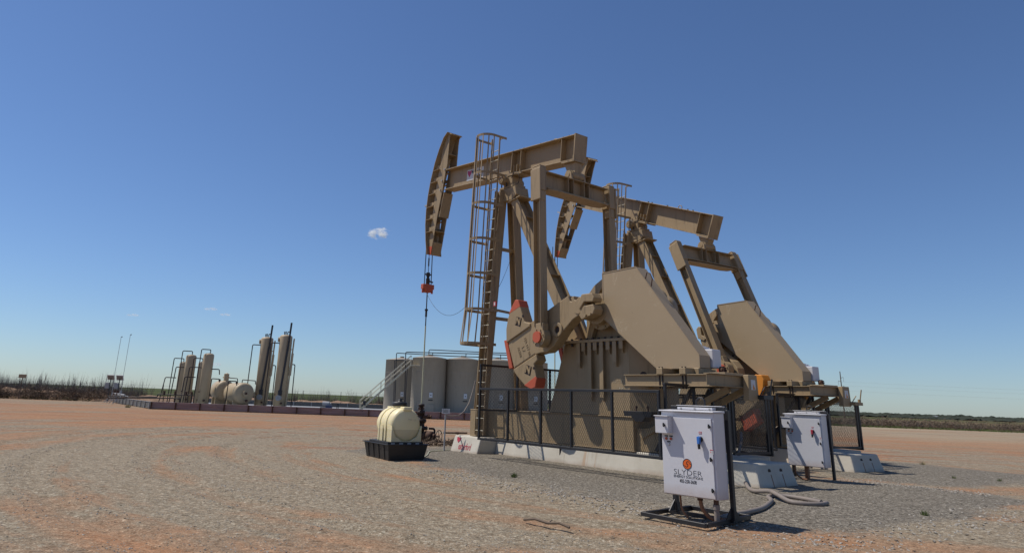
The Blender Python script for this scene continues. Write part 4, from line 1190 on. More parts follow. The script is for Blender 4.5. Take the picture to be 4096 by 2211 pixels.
# ------------------------------------------------------------------ control cabinets
CAZ = R(-49.7)
def cabinet(loc, label, handle_mat, branded, rz=CAZ):
    t = empty('control_cabinet', loc, rz, label, 'control cabinet', 'white control cabinets')
    W = M['white']
    x0, x1, y0, y1, z0, z1 = -.82, .0, .36, .63, .30, 1.395
    m = MB(); m.box(x0, x1, y0, y1, z0, z1); box = m.build('cabinet_box', W, t, .008, 2)
    m = MB(); m.box(x0 + .01, x1 - .03, y0 - .018, y0 - .001, z0 + .012, z1 - .075); door = m.build('door', W, t, .004, 2)
    m = MB(); m.prismx([(y0 - .035, z1 + .002), (y0 - .035, z1 + .018), (y1, z1 + .03), (y1, z1 + .002)], x0 - .02, x1 + .015); m.build('rain_lid', W, t, .003)
    m = MB(); m.box(x0 - .02, x0 + .19, y0 - .13, y0 - .0185, 1.10, 1.325); sbx = m.build('meter_box', W, t, .006, 2)
    MB().box(x0 - .03, x0 + .195, y0 - .145, y0 - .02, 1.3255, 1.338).build('box_lid', W, sbx, .002)
    def latch(x, z, par, y=y0 - .018):
        m = MB(); m.cyl((x, y, z), (x, y - .018, z), .016, 12); m.prism([(x - .008, z + .03), (x + .008, z + .03), (x + .012, z), (x + .006, z - .025), (x - .006, z - .025), (x - .012, z)], y - .032, y - .018)
        m.build('latch', M['ink'], par)
    for z in (1.22, .80, .415): latch(-.055 - (1.22 - z) * .0, z, door)
    latch(x0 + .135, 1.21, sbx, y0 - .13)
    # rotary handle
    hx, hz = -.20, 1.05
    m = MB(); m.cyl((hx, y0 - .018, hz), (hx, y0 - .045, hz), .037, 20); m.build('handle_collar', M['ink'], door)
    m = MB(); m.prism([(hx - .024, hz + .03), (hx, hz + .04), (hx + .024, hz + .028), (hx + .016, hz - .06), (hx - .02, hz - .062)], y0 - .085, y0 - .045); m.build('handle', handle_mat, door, .006, 2)
    m = MB(); m.prism([(hx - .019, hz - .063), (hx + .015, hz - .061), (hx + .012, hz - .125), (hx - .014, hz - .127)], y0 - .08, y0 - .05); m.build('handle_grip', M['ink'], door, .004)
    m = MB(); m.box(hx - .022, hx + .022, y0 - .0205, y0 - .0185, hz + .068, hz + .098); pl = m.build('red_plate', M['inkred'], door)
    m = MB(); m.box(hx - .016, hx + .016, y0 - .022, y0 - .021, hz + .087, hz + .091); m.box(hx - .018, hx + .018, y0 - .022, y0 - .021, hz + .076, hz + .081); m.build('plate_text', M['inkwhite'], pl)
    # push buttons
    for bx, bz, mt in ((-.735, 1.03, 'red'), (-.66, 1.03, 'red'), (-.70, .955, 'signw')):
        m = MB(); m.cyl((bx, y0 - .018, bz), (bx, y0 - .034, bz), .017, 16); bt = m.build('button', M[mt], door)
        MB().ring((bx, y0 - .021, bz), (0, 1, 0), .017, .022, .006, 16).build('bezel', M['galv'], bt)
        MB().box(bx - .028, bx + .028, y0 - .021, y0 - .0185, bz + .026, bz + .043).build('legend_plate', M['ink'], bt)
    # warning sticker
    m = MB(); m.box(-.072, -.022, y0 - .0195, y0 - .0185, .868, .93); st = m.build('warning_sticker', M['inkwhite'], door)
    m = MB(); m.box(-.071, -.023, y0 - .0205, y0 - .0196, .918, .929); m.prism([(-.062, .91), (-.055, .91), (-.058, .895), (-.052, .895), (-.061, .872), (-.059, .888), (-.065, .888)], y0 - .0205, y0 - .0196); m.build('sticker_print', M['inkred'], st)
    m = MB()
    for k in range(5): m.box(-.046, -.026, y0 - .0203, y0 - .0196, .908 - k * .008, .910 - k * .008)
    m.build('sticker_text', M['ink'], st)
    if branded:
        cx_, cz_ = -.425, .715
        m = MB(); m.cyl((cx_, y0 - .0186, cz_), (cx_, y0 - .020, cz_), .068, 40); lg = m.build('logo_disc', M['logo'], door)
        m = MB(); m.ring((cx_, y0 - .0203, cz_), (0, 1, 0), .060, .069, .002, 40)
        def stroke(pts):
            for a, b in zip(pts[:-1], pts[1:]): m.bar((cx_ + a[0], y0 - .0210, cz_ + a[1]), (cx_ + b[0], y0 - .0210, cz_ + b[1]), .0015, .0065, (b[1] - a[1], 0, a[0] - b[0]))
        S1 = [(.026, .026), (.012, .036), (-.006, .034), (-.018, .022), (-.018, .010), (-.004, .0), (.006, -.006)]
        S2 = [(-a, -b) for a, b in S1]
        stroke([(a + .008, b) for a, b in S1]); stroke([(a - .008, b) for a, b in S2]); stroke([(-.062, -.02), (-.045, -.02), (-.03, -.03)]); stroke([(.062, .0), (.048, .004), (.03, .014)])
        m.build('logo_mark', M['ink'], lg)
        text_part('SLYDER', .098, (cx_, y0 - .0192, .602), door, M['ink'], (1, 0, 0), (0, 0, 1), sx=1.32, ext=.0008, off=-.0018)
        text_part('ENERGY SOLUTIONS', .045, (cx_ + .004, y0 - .0192, .546), door, M['ink'], (1, 0, 0), (0, 0, 1), sx=1.06, ext=.0008, off=.0)
        text_part('405-258-3608', .064, (cx_ + .0, y0 - .0192, .490), door, M['ink'], (1, 0, 0), (0, 0, 1), sx=.72, ext=.0008, off=.0004)
    # back posts and rack
    m = MB(); m.bar((.012, .70, .04), (.006, .70, 1.44), .055, .06, (0, 1, 0)); m.build('rear_post', M['black'], t, .004)
    m = MB(); m.bar((-.86, .70, .04), (-.86, .70, 1.42), .07, .06, (0, 1, 0)); m.build('rear_post', M['black'], t, .004)
    m = MB(); m.box(-.86, .0, .665, .735, 1.42, 1.48); m.build('top_rail', M['black'], t, .004)
    m = MB(); m.box(-.68, -.13, .56, .664, 1.43, 1.462); m.box(-.76, -.04, .66, .74, 1.481, 1.489); m.build('mounting_strip', W, t, .003)
    m = MB()
    for x in (-.62, -.40, -.17): m.cyl((x, .56, 1.446), (x, .548, 1.446), .012, 8)
    m.build('mounting_bolt', M['galv'], t)
    m = MB(); m.tube([(-.44, .68, 1.489), (-.44, .68, 1.56), (-.40, .68, 1.595), (-.35, .68, 1.595), (-.31, .68, 1.56), (-.31, .68, 1.489)], .012, 8); m.build('lifting_eye', M['black'], t)
    if branded:
        m = MB(); b = .055
        for a, c in (((-1.02, .10, .03), (.02, .0, .03)), ((-1.06, 1.36, .03), (-.08, 1.30, .03))):
            m.bar(a, c, b, b)
        m.bar((-1.0, .13, .0295), (-1.04, 1.33, .0295), b, b); m.bar((.0, .03, .0295), (-.09, 1.27, .0295), b, b)
        bf = m.build('base_frame', M['black'], t, .004)
        for x in (-.86, .0):
            m = MB(); m.prismx([(.52, .06), (.66, .06), (.66, .20)], x - .006, x + .006); m.prismx([(.74, .06), (.88, .06), (.74, .20)], x - .006, x + .006); m.build('gusset', M['black'], bf)
        m = MB(); m.bar((-1.0, .70, .031), (.02, .70, .031), .05, .05); m.build('cross_tube', M['black'], bf)
        m = MB(); m.cyl((-.07, .42, -.02), (-.07, .42, .235), .035, 18); m.cyl((-.07, .42, .18), (-.07, .42, .24), .044, 18); m.build('conduit_stub', M['pvc'], t)
        MB().cyl((-.07, .42, .24), (-.07, .42, .30), .034, 14).build('conduit_fitting', M['rust'], t)
        m = MB(); m.pipe([(-.34, .48, .30), (-.34, .50, .17), (-.25, .56, .03), (-.05, .62, .04)], .027, 10, .1); m.build('flexible_conduit', M['flex'], t)
        MB().cyl((-.34, .48, .26), (-.34, .48, .30), .038, 12).build('conduit_fitting', M['rust'], t)
        m = MB(); m.pipe([(-.66, .5, .30), (-.66, .52, .10), (-.58, .56, .0)], .014, 8, .1); m.build('flexible_conduit', M['flex'], t)
    else:
        MB().box(-.52, -.44, .46, .54, -.05, .30).build('wooden_prop', M['flex'], t, .004)
        m = MB(); m.pipe([(-.76, .5, .30), (-.74, .5, .1), (-.62, .5, .03), (-.40, .3, .03)], .018, 8, .08); m.build('flexible_conduit', M['flex'], t)
    return t
cabinet((3.156, 9.485, 0), 'nearest white electrical cabinet with blue handle and orange company emblem', M['blue'], True)
cabinet((7.75, 15.72, 0), 'white electrical cabinet with dark red handle standing behind the branded one', M['inkred'], False)

# grey conduit lying on the gravel from the nearest cabinet to the pump
pts = [(3.55, 10.05), (3.79, 10.33), (3.95, 10.5), (4.2, 10.73), (4.59, 11.18), (4.94, 11.75), (5.18, 12.2), (5.30, 12.6), (5.5, 12.88), (5.72, 12.86), (5.9, 12.55), (6.0, 12.2)]
def smooth(pts, k=5):
    P = [Vector(p) for p in pts]; out = []
    for i in range(len(P) - 1):
        a = P[max(i - 1, 0)]; b = P[i]; c = P[i + 1]; d = P[min(i + 2, len(P) - 1)]
        for j in range(k):
            t = j / k
            out.append(.5 * ((2 * b) + (c - a) * t + (2 * a - 5 * b + 4 * c - d) * t * t + (3 * b - a - 3 * c + d) * t ** 3))
    out.append(P[-1]); return out
tag(MB().tube(smooth([(x, y, .045) for x, y in pts]), .036, 10).build('cable_conduit', M['pvc']), 'grey flexible conduit curling over the gravel beside the branded cabinet', 'conduit')
pts2 = [(7.1, 18.2, .9), (6.85, 17.6, .72), (6.5, 16.9, .45), (6.05, 15.6, .16), (5.62, 14.3, .05), (5.42, 13.5, .045), (5.5, 13.0, .10), (5.42, 12.5, .10), (5.44, 12.0, .05), (5.8, 11.9, .045), (6.05, 12.12, .045)]
tag(MB().tube(smooth(pts2), .036, 10).build('cable_conduit', M['pvc']), 'grey conduit dropping past the concrete block onto the gravel', 'conduit')

# ------------------------------------------------------------------ chemical tank in its tray
ta = math.atan2(1.19, -.69)
t = empty('spill_tray', (-1.64, 17.52, 0), ta - PI / 2, 'black plastic spill tray holding the cream chemical tank', 'spill tray')
# local: y runs back along the long side, x to the right along the short side
m = MB()
def ringpts(i, z): return [(.0 + i[0], .0 + i[2], z), (i[1], i[2], z), (i[1], i[3], z), (i[0], i[3], z)]
bo = (.0, .93, .0, 1.35); to = (-.06, 1.0, -.07, 1.43); ti = (-.03, .97, -.04, 1.40); bi = (.07, .88, .07, 1.30)
L = [ringpts(bo, -.02), ringpts(to, .35), ringpts(ti, .36), ringpts(bi, .06)]
vs = [p for r_ in L for p in r_]; fs = []
for a in range(3):
    for k in range(4): fs.append((a * 4 + k, a * 4 + (k + 1) % 4, a * 4 + 4 + (k + 1) % 4, a * 4 + 4 + k))
fs += [(3, 2, 1, 0), (12, 13, 14, 15)]
m.add(vs, fs); m.box(-.10, 1.04, -.11, -.071, .345, .365); m.box(-.10, 1.04, 1.431, 1.47, .345, .365); m.box(-.10, -.061, -.07, 1.43, .345, .365); m.box(1.001, 1.04, -.07, 1.43, .345, .365)
m.build('basin', M['plastic'], t, .01, 2)
m = MB()
for k in range(5): m.prismx([(.14 + .27 * k, 0), (.24 + .27 * k, 0), (.24 + .27 * k, .33), (.14 + .27 * k, .33)], -.05, -.03)
m.M = None
m = MB()
for k in range(4):
    y = .2 + .32 * k
    m.add([(-.02, y, .02), (-.02, y + .1, .02), (-.075, y + .11, .33), (-.075, y - .01, .33), (.04, y, .02), (.04, y + .1, .02), (-.04, y + .11, .33), (-.04, y - .01, .33)], [(0, 1, 2, 3), (4, 7, 6, 5), (0, 3, 7, 4), (1, 5, 6, 2), (3, 2, 6, 7), (0, 4, 5, 1)])
m.build('side_rib', M['plastic'], t)
t = empty('chemical_tank', (-1.64, 17.52, 0), ta - PI / 2, 'cream plastic leg tank with black lid, standing in the black tray', 'chemical tank')
cxk, r_ = .47, .40; zc_ = .805
m = MB()
m.lathe([(.0, .05), (.16, .055), (.32, .075), (.375, .11), (r_, .17), (r_, .98), (.375, 1.04), (.32, 1.07), (.16, 1.09), (0, 1.095)], (cxk, .02, zc_), (0, 1, 0), 40)
body = m.build('tank_body', M['cream'], t)
for y in (.40, .78):
    m = MB()
    n = 28; vs = []
    prof = []
    for k in range(n + 1):
        a = PI * k / n; prof.append((cxk + (r_ + .02) * math.cos(a), zc_ + (r_ + .02) * math.sin(a)))
    prof = [(cxk + r_ + .02, .42)] + prof + [(cxk - r_ - .02, .42)]
    inner = [(cxk + (p[0] - cxk) * .93, zc_ + (p[1] - zc_) * .93 if p[1] > .43 else p[1]) for p in prof]
    m.prism(prof + inner[::-1], y, y + .09); m.build('moulded_band', M['cream'], t, .006)
for y0_ in (.06, .60):
    m = MB(); m.prism([(cxk - r_ - .005, .40), (cxk + r_ + .005, .40), (cxk + r_ + .005, .80), (cxk + .29, .54), (cxk + .1, .43), (cxk - .1, .43), (cxk - .29, .54), (cxk - r_ - .005, .80)], y0_, y0_ + .30); m.build('tank_leg', M['cream'], t, .012)
m = MB(); m.box(cxk - .11, cxk + .11, .06, .30, zc_ + .34, zc_ + r_ + .025); m.build('lifting_boss', M['cream'], t, .02, 2)
m = MB(); m.box(cxk - .11, cxk + .11, .88, 1.08, zc_ + .34, zc_ + r_ + .02); m.build('lifting_boss', M['cream'], t, .02, 2)
m = MB(); m.cyl((cxk, .56, zc_ + .34), (cxk, .56, zc_ + r_ + .045), .17, 28); m.build('fill_neck', M['cream'], t)
m = MB(); m.lathe([(.185, 0), (.19, .01), (.19, .08), (.17, .10), (.05, .11), (.05, .15), (.03, .17), (0, .17)], (cxk, .56, zc_ + r_ + .035), (0, 0, 1), 28); m.build('lid', M['plastic'], t)
m = MB(); m.box(-.03, .92, .04, 1.18, .345, .415); m.box(.0, .12, .05, .15, .06, .345); m.box(.78, .9, .05, .15, .06, .345); m.box(.0, .12, 1.05, 1.15, .06, .345); m.box(.78, .9, 1.05, 1.15, .06, .345); m.box(.3, .5, .05, .12, .06, .345)
m.build('support_stand', M['plastic'], t, .006)
for k in range(4): MB().box(.05 + .22 * k, .15 + .22 * k, .034, .039, .36, .40).build('stand_label', M['galv'], t)
text_part('PMD-135', .075, (cxk + .12, .043, zc_ + .12), t, M['tan_rusty'], (1, 0, -.05), (0, 0, 1), 'tank_marking', sx=.8, off=-.003)
tag(MB().tube(smooth([(-.86, 18.3, .03), (-.8, 19.4, .02), (-.80, 20.6, .015), (-.66, 21.0, .015), (-.45, 21.3, .015), (-.2, 21.9, .015), (.1, 22.3, .02)]), .013, 6).build('chemical_hose', M['rod']), 'thin yellow hose running over the ground from the tank tray', 'hose')

# ------------------------------------------------------------------ wellheads
def wellhead(base, rz, label):
    t = empty('wellhead', base, rz, label, 'wellhead', 'rusty wellheads')
    K = M['iron']
    m = MB(); m.lathe([(.17, -.1), (.17, .12), (.24, .12), (.24, .20), (.15, .20), (.15, .40), (.26, .40), (.26, .50), (.14, .52), (.14, .66), (.20, .66), (.20, .74), (.10, .76), (.10, .92), (.14, .92), (.14, 1.02), (.08, 1.04), (.08, 1.18), (.11, 1.18), (.11, 1.26), (0, 1.26)], n=20)
    m.build('spool', K, t)
    m = MB()
    for z, r_ in ((.45, .22), (.70, .17), (.97, .115)):
        for k in range(8):
            a = 2 * PI * k / 8; m.cyl((r_ * math.cos(a), r_ * math.sin(a), z - .08), (r_ * math.cos(a), r_ * math.sin(a), z + .08), .018, 6)
    m.build('flange_bolts', M['rust'], t)
    m = MB(); m.cyl((.1, 0, .84), (.40, 0, .84), .05, 12); m.cyl((.26, 0, .84), (.32, 0, .84), .08, 12); m.build('side_outlet', M['rust'], t)
    MB().cyl((-.1, 0, .84), (-.22, 0, .84), .05, 12).build('side_outlet', M['rust'], t)
    for sg in (-1, 1): MB().cyl((0, .1 * sg, 1.1), (0, .2 * sg, 1.1), .04, 10).build('packing_bolt', M['rust'], t)
    m = MB(); m.cyl((.1, -.05, .24), (.62, -.15, .22), .075, 14); m.cyl((.24, -.07, .24), (.30, -.09, .24), .13, 14); m.lathe([(.09, -.12), (.14, -.1), (.14, .1), (.09, .12)], (.42, -.11, .23), (1, -.2, 0), 16); m.cyl((.62, -.15, .22), (.80, -.18, .22), .03, 10)
    vb = m.build('gate_valve', M['rust'], t)
    m = MB(); c = Vector((.78, -.18, .22)); ax = Vector((1, -.2, 0)).normalized(); s1 = ax.cross(Vector((0, 0, 1))).normalized()
    m.tube([c + s1 * .2 * math.cos(2 * PI * k / 20) + Vector((0, 0, .2 * math.sin(2 * PI * k / 20))) for k in range(21)], .014, 6)
    for k in range(5): 
        a = 2 * PI * k / 5; m.tube([c, c + s1 * .2 * math.cos(a) + Vector((0, 0, .2 * math.sin(a)))], .009, 5)
    m.build('handwheel', K, vb)
    m = MB(); m.pipe([(.32, .0, .45), (.5, .1, .45), (.5, .1, .0)], .035, 8, .08); m.build('flow_line', K, t)
    return t
wp1 = uv(-16.6 - 4.67, 13.8)
wellhead((wp1.x, wp1.y, 0), R(-20), 'dark rusty wellhead under the nearest horse head, behind the cream tank')
d2 = Vector((math.cos(AZ - .0914), math.sin(AZ - .0914), 0)); wp2 = O2 + d2 * -4.67
wellhead((wp2.x, wp2.y, 0), R(-20), 'dark rusty wellhead of the farther pumpjack, glimpsed through the mesh fence')
m = MB(); m2 = MB()
for _ in range(60):
    a = random.uniform(0, 6.28); r_ = random.uniform(.2, 1.3); brush_mound(m, wp1.x + .5 + math.cos(a) * r_, wp1.y - 1 + math.sin(a) * r_ * .8, 0, .22, .14, 12)
tag(m.build('dead_weeds', M['brush']), 'flattened brown weeds around the nearest wellhead', 'dead weeds', kind='stuff')
t = empty('well_sign', (-.4, 21.29, 0), R(8), 'small white well sign on a thin galvanised pipe left of the concrete block', 'sign')
MB().cyl((0, 0, -.05), (0, 0, 1.02), .024, 10).build('post', M['galv'], t)
m = MB(); m.box(-.11, .12, -.012, .0, 1.04, 1.18); sp = m.build('sign_panel', M['signw'], t)
m = MB()
for k in range(4): m.box(-.08, .08 - .02 * (k % 2), -.0145, -.0122, 1.07 + .025 * k, 1.078 + .025 * k)
m.build('sign_text', M['ink'], sp)
tag(MB().tube([(-.38, 21.3, 1.0), (-.2, 21.8, .97), (0, 22.3, .99), (.15, 22.7, 1.1), (.3, 23.1, 1.35), (.42, 23.4, 1.75), (.5, 23.5, 2.1)], .016, 8).build('power_cable', M['pvc']), 'grey cable drooping from the well sign up to the ladder', 'cable')
m = MB(); m.cyl((-.46, 22.3, .46), (.27, 22.25, .48), .026, 10); m.cyl((-.46, 22.3, .46), (-.40, 22.3, .46), .04, 10); m.cyl((-.1, 22.3, .47), (.02, 22.3, .47), .035, 10)
m.cyl((-.02, 22.25, .47), (-.02, 22.2, .0), .012, 6)
tag(m.build('polish_bar', M['rust']), 'rusty bar laid across the lettered concrete block', 'bar')

# ------------------------------------------------------------------ containment walls + tank battery
def wall(name, a, b, h, pan, mat, label, cap=True):
    a = Vector((*a, 0)); b = Vector((*b, 0)); t = empty(name, a, math.atan2(b.y - a.y, b.x - a.x), label, 'containment wall')
    Ln = (b - a).length
    m = MB(); n = 16; vs = []; fs = []
    for i in range(n + 1):
        z = h * i / n; y = .035 * math.cos(i * PI)   # horizontal corrugations
        for x in (0, Ln): vs.append((x, y, z))
        
    for i in range(n + 1):
        z = h * i / n; y = .035 * math.cos(i * PI) + .02
        for x in (0, Ln): vs.append((x, y, z))
    for i in range(n):
        fs.append((2 * i, 2 * i + 1, 2 * i + 3, 2 * i + 2)); k = 2 * (n + 1); fs.append((k + 2 * i, k + 2 * i + 2, k + 2 * i + 3, k + 2 * i + 1))
    fs.append((0, 2 * (n + 1), 2 * (n + 1) + 1, 1)); fs.append((2 * n, 2 * n + 1, 4 * n + 3, 4 * n + 2))
    m.add(vs, fs); m.build('corrugated_sheet', mat, t)
    x = 0
    while x <= Ln + .01:
        MB().box(x - .045, x + .045, -.11, -.037, -.05, h + .02).build('post', M['rust'] if mat is M['corr'] else M['galv'], t); x += pan
    MB().box(0, Ln, -.05, .07, h, h + .025).build('cap_rail', mat, t)
wall('containment_wall', (-23.0, 54.0), (13.0, 54.9), .47, 1.8, M['corr'], 'long rusty corrugated wall in front of the tanks and vessels')
wall('containment_wall', (-33.6, 70.2), (-23.1, 54.1), .47, 1.9, M['corrg'], 'grey corrugated wall receding on the left of the vessels')
wall('containment_wall', (-33.5, 88.0), (16, 89.0), .5, 2.2, M['corrg'], 'far grey corrugated wall behind the vessels')
m = MB(); m.add([(-33.3, 70.2, .03), (-23, 54.2, .03), (13, 55, .03), (16, 88.9, .03), (-33.3, 87.9, .03)], [(0, 1, 2, 3, 4)])
o = m.build('containment_floor', M['liner']); o['kind'] = 'structure'
for _ in range(1): tuft(-25.3, 55.2, 140, .35, M['grassg'], 'bright green weeds at the corner of the grey corrugated wall')

def shell_prof(r, h, dome=.18): return [(r * .98, 0), (r, .02), (r, h - dome * .6), (r * .97, h - dome * .3), (r * .80, h - dome * .1), (r * .4, h - .01), (0, h)]
def tank(x, y, r, h, label):
    t = empty('storage_tank', (x, y, 0), 0, label, 'storage tank', 'tall grey oil storage tanks')
    m = MB(); m.lathe([(r, 0), (r, h), (r * 1.008, h), (r * 1.008, h + .04), (r * .5, h + .22), (.3, h + .32), (0, h + .33)], n=56); m.build('shell', M['tank'], t)
    for z in (h * .25, h * .5, h * .75): 
        m = MB(); m.lathe([(r, z - .012), (r + .006, z), (r, z + .012)], n=48); m.build('weld_seam', M['tank'], t)
    m = MB(); m.lathe([(.22, h + .26), (.22, h + .42), (.26, h + .42), (.26, h + .46), (0, h + .47)], (0, 0, 0), n=18); m.build('hatch', M['tank'], t)
    a = R(-78); px, py = r * math.cos(a), r * math.sin(a)
    m = MB(); m.box(px - .17, px + .17, py - .08, py - .04, 1.55, 2.05); sg = m.build('hazard_placard', M['signw'], t)
    mm = MB(); mm.prism([(px, 1.72), (px + .07, 1.79), (px, 1.86), (px - .07, 1.79)], py - .088, py - .081); mm.build('diamond', M['ink'], sg)
    m = MB(); m.box(px - .25, px + .22, py - .07, py - .03, 1.25, 1.33); m.build('number_strip', M['ink'], t)
    m = MB(); m.box(px - .35, px + .35, py - .08, py - .0, .15, .85); m.build('clean_out_cover', M['tank'], t, .02)
    return t
for x, y, lb in ((-3.38, 76, 'grey storage tank fully in view behind the cream chemical tank'), (.20, 76.6, 'grey storage tank with slanting shadows, third from the left'), (3.95, 77, 'grey storage tank partly behind the nearest ladder leg'),
                 (7.65, 77.5, 'grey storage tank seen through the mesh fence, rightmost of its row'), (-6.85, 82, 'grey storage tank behind the pale staircase, leftmost of its row')):
    tank(x, y, 1.83, 5.55, lb)
tank(-3.0, 84.6, 1.83, 5.55, 'grey storage tank in the back row, mostly hidden')
# staircase
t = empty('tank_staircase', (-10.2, 74.0, 0), 0, 'pale steel staircase climbing right to the tank tops', 'staircase')
a = Vector((0, 0, .05)); b = Vector((4.9, 1.0, 4.75))
for dy in (-.4, .4): 
    m = MB(); m.bar(a + Vector((0, dy, 0)), b + Vector((0, dy, 0)), .05, .12); m.build('stringer', M['stair'], t)
m = MB()
for k in range(24):
    p = a.lerp(b, (k + .5) / 24); m.box(p.x - .13, p.x + .13, p.y - .38, p.y + .38, p.z - .02, p.z + .015)
m.build('treads', M['stair'], t)
for dy in (-.42, .42):
    m = MB(); oy = Vector((0, dy, 0)); m.tube([a + oy + Vector((0, 0, .0)), a + oy + Vector((0, 0, 1.0)), b + oy + Vector((0, 0, 1.0)), b + oy], .028, 8); m.tube([a + oy + Vector((0, 0, .55)), b + oy + Vector((0, 0, .55))], .022, 6)
    for k in range(1, 5): p = a.lerp(b, k / 5) + oy; m.tube([p, p + Vector((0, 0, 1.0))], .024, 6)
    m.build('handrail', M['stair'], t)
m = MB(); m.box(4.8, 6.0, .4, 1.7, 4.7, 4.76); m.build('landing', M['stair'], t)
MB().box(.35, .62, -.5, -.44, .55, 1.0).build('notice', M['dark'], t)
# pipework over the tanks
t = empty('vent_pipework', (0, 0, 0), 0, 'dark pipework running along the tank tops and down to the ground', 'pipework')
m = MB(); m.pipe([(-6.9, 77, .1), (-7.08, 77, 6.09), (-1, 77.5, 6.0), (9, 78.5, 6.05)], .045, 8)
m.pipe([(-5.7, 75, .1), (-5.92, 75, 6.1), (1.7, 76, 6.25), (9, 77, 6.3)], .05, 8); m.build('vent_line', M['dark'], t)
m = MB(); m.pipe([(-3.5, 76, 5.9), (-3.5, 76, 6.50), (3, 77, 6.50), (9, 77.8, 6.55)], .045, 8)
for x in (-3.4, .2, 3.95, 7.6): m.cyl((x + .3, 76.3, 5.7), (x + .3, 76.3, 6.25), .04, 8)
m.build('vent_riser', M['dark'], t)
m = MB(); m.pipe([(-7.3, 80, .1), (-7.5, 80, 5.5), (-6.5, 80, 5.5)], .04, 8); m.pipe([(-5.6, 74.2, .1), (-5.6, 74.2, 4.4)], .035, 8); m.build('fill_line', M['dark'], t)

def vessel(name, x, y, r, h, label, cat, grp, pipes, extra=None):
    t = empty(name, (x, y, 0), 0, label, cat, grp)
    m = MB(); m.lathe([(r * .96, 0), (r * .96, .35), (r, .36), (r, h - .22), (r * .94, h - .12), (r * .72, h - .04), (r * .3, h), (0, h)], n=36); m.build('shell', M['shell'], t)
    m = MB()
    for pl in pipes: m.pipe([(a - x, b - y, c) for a, b, c in pl], .045, 8, .12)
    m.build('piping', M['iron'], t)
    m = MB(); m.cyl((r * .5, -r * .9, .55), (r * .5, -r * .9 - .16, .55), .09, 12); m.cyl((-r * .6, -r, 1.3), (-r * .6, -r - .1, 1.3), .05, 10); m.build('nozzle', M['rust'], t)
    return t
vessel('separator', -23.5, 66, .47, 4.78, 'taller pale upright separator on the right of its row of four', 'separator', 'upright separators',
       [[(-23.42, 66, 4.7), (-23.38, 66, 5.1), (-24.10, 65.6, 5.1), (-24.15, 65.4, .1)], [(-23.0, 65.8, 3.35), (-22.3, 65.8, 3.35), (-22.3, 66, 2.9)], [(-23.9, 65.7, 3.45), (-24.9, 65.4, 3.45), (-25.1, 65.4, .2)]])
vessel('separator', -26.25, 69, .48, 4.74, 'taller pale upright separator second from the left of its row', 'separator', 'upright separators',
       [[(-26.2, 69, 4.7), (-26.2, 69, 5.05), (-27.0, 68.6, 5.05), (-27.0, 68.4, .1)], [(-26.6, 68.5, 3.5), (-27.3, 68.3, 3.5), (-27.5, 68.3, .2)]])
vessel('separator', -24.95, 68.6, .36, 4.10, 'shorter pale separator half hidden behind the rightmost tall one', 'separator', 'upright separators',
       [[(-24.95, 68.6, 4.05), (-24.95, 68.6, 4.38), (-25.6, 68, 4.38), (-25.6, 67.8, .1)], [(-25.2, 68, 2.6), (-26.0, 67.4, 2.6), (-26.1, 67.4, .1)]])
vessel('separator', -28.1, 72, .36, 4.15, 'shorter pale separator at the left end of the row', 'separator', 'upright separators',
       [[(-28.1, 72, 4.1), (-28.1, 72, 4.45), (-28.9, 71.5, 4.45), (-28.95, 71.4, .1)], [(-28.4, 71.4, 2.55), (-29.3, 71, 2.55), (-29.6, 71, .1)]])
def treater(x, y, h, hs, label):
    t = vessel('heater_treater', x, y, .58, h, label, 'heater treater', 'tall heater treaters',
               [[(x - .55, y - .2, h * .88), (x - 1.2, y - .5, h * .88), (x - 1.25, y - .6, .1)], [(x + .75, y - .1, h * .60), (x + 1.1, y - .1, h * .60), (x + 1.12, y - .1, .1)],
                [(x - .05, y, h - .05), (x - .05, y, h + .32)], [(x + .1, y, h - .05), (x + .1, y, h + .28), (x + .32, y - .3, h + .26)]])
    m = MB(); m.cyl((.12, -.66, 1.5), (.42, -.56, h * .86), .10, 14); m.cyl((.42, -.56, h * .86), (.50, -.54, hs), .09, 14); m.cyl((.12, -.66, 1.25), (.12, -.66, 1.7), .19, 16); m.build('exhaust_stack', M['dark'], t)
    m = MB(); m.cyl((.05, -.5, 1.02), (.05, -.84, 1.02), .25, 24); m.ring((.05, -.86, 1.02), (0, 1, 0), .08, .17, .03, 20); m.build('burner_housing', M['galv'], t)
    m = MB(); m.cyl((-.55, -.1, h * .93), (-.70, -.12, h * .93), .22, 18); m.build('manway', M['shell'], t)
    m = MB(); m.pipe([(.66, -.2, .3), (.80, -.15, h * .95)], .07, 10); m.cyl((.74, -.17, h * .45), (.79, -.16, h * .75), .11, 12)
    for z in (.35, .55, .8): m.cyl((.5, -.15, h * z), (.76, -.17, h * z), .035, 8)
    m.build('downcomer', M['shell'], t)
    m = MB(); m.cyl((-.18, 0, h), (-.18, 0, h + .3), .05, 8); m.cyl((-.26, 0, h + .22), (-.12, 0, h + .22), .03, 8); m.build('relief_valve', M['dark'], t)
treater(-18.8, 68, 6.6, 7.7, 'left one of two tall heater treaters with dark stacks')
treater(-16.5, 66, 6.72, 7.8, 'right one of two tall heater treaters with dark stacks, the tallest vessel')
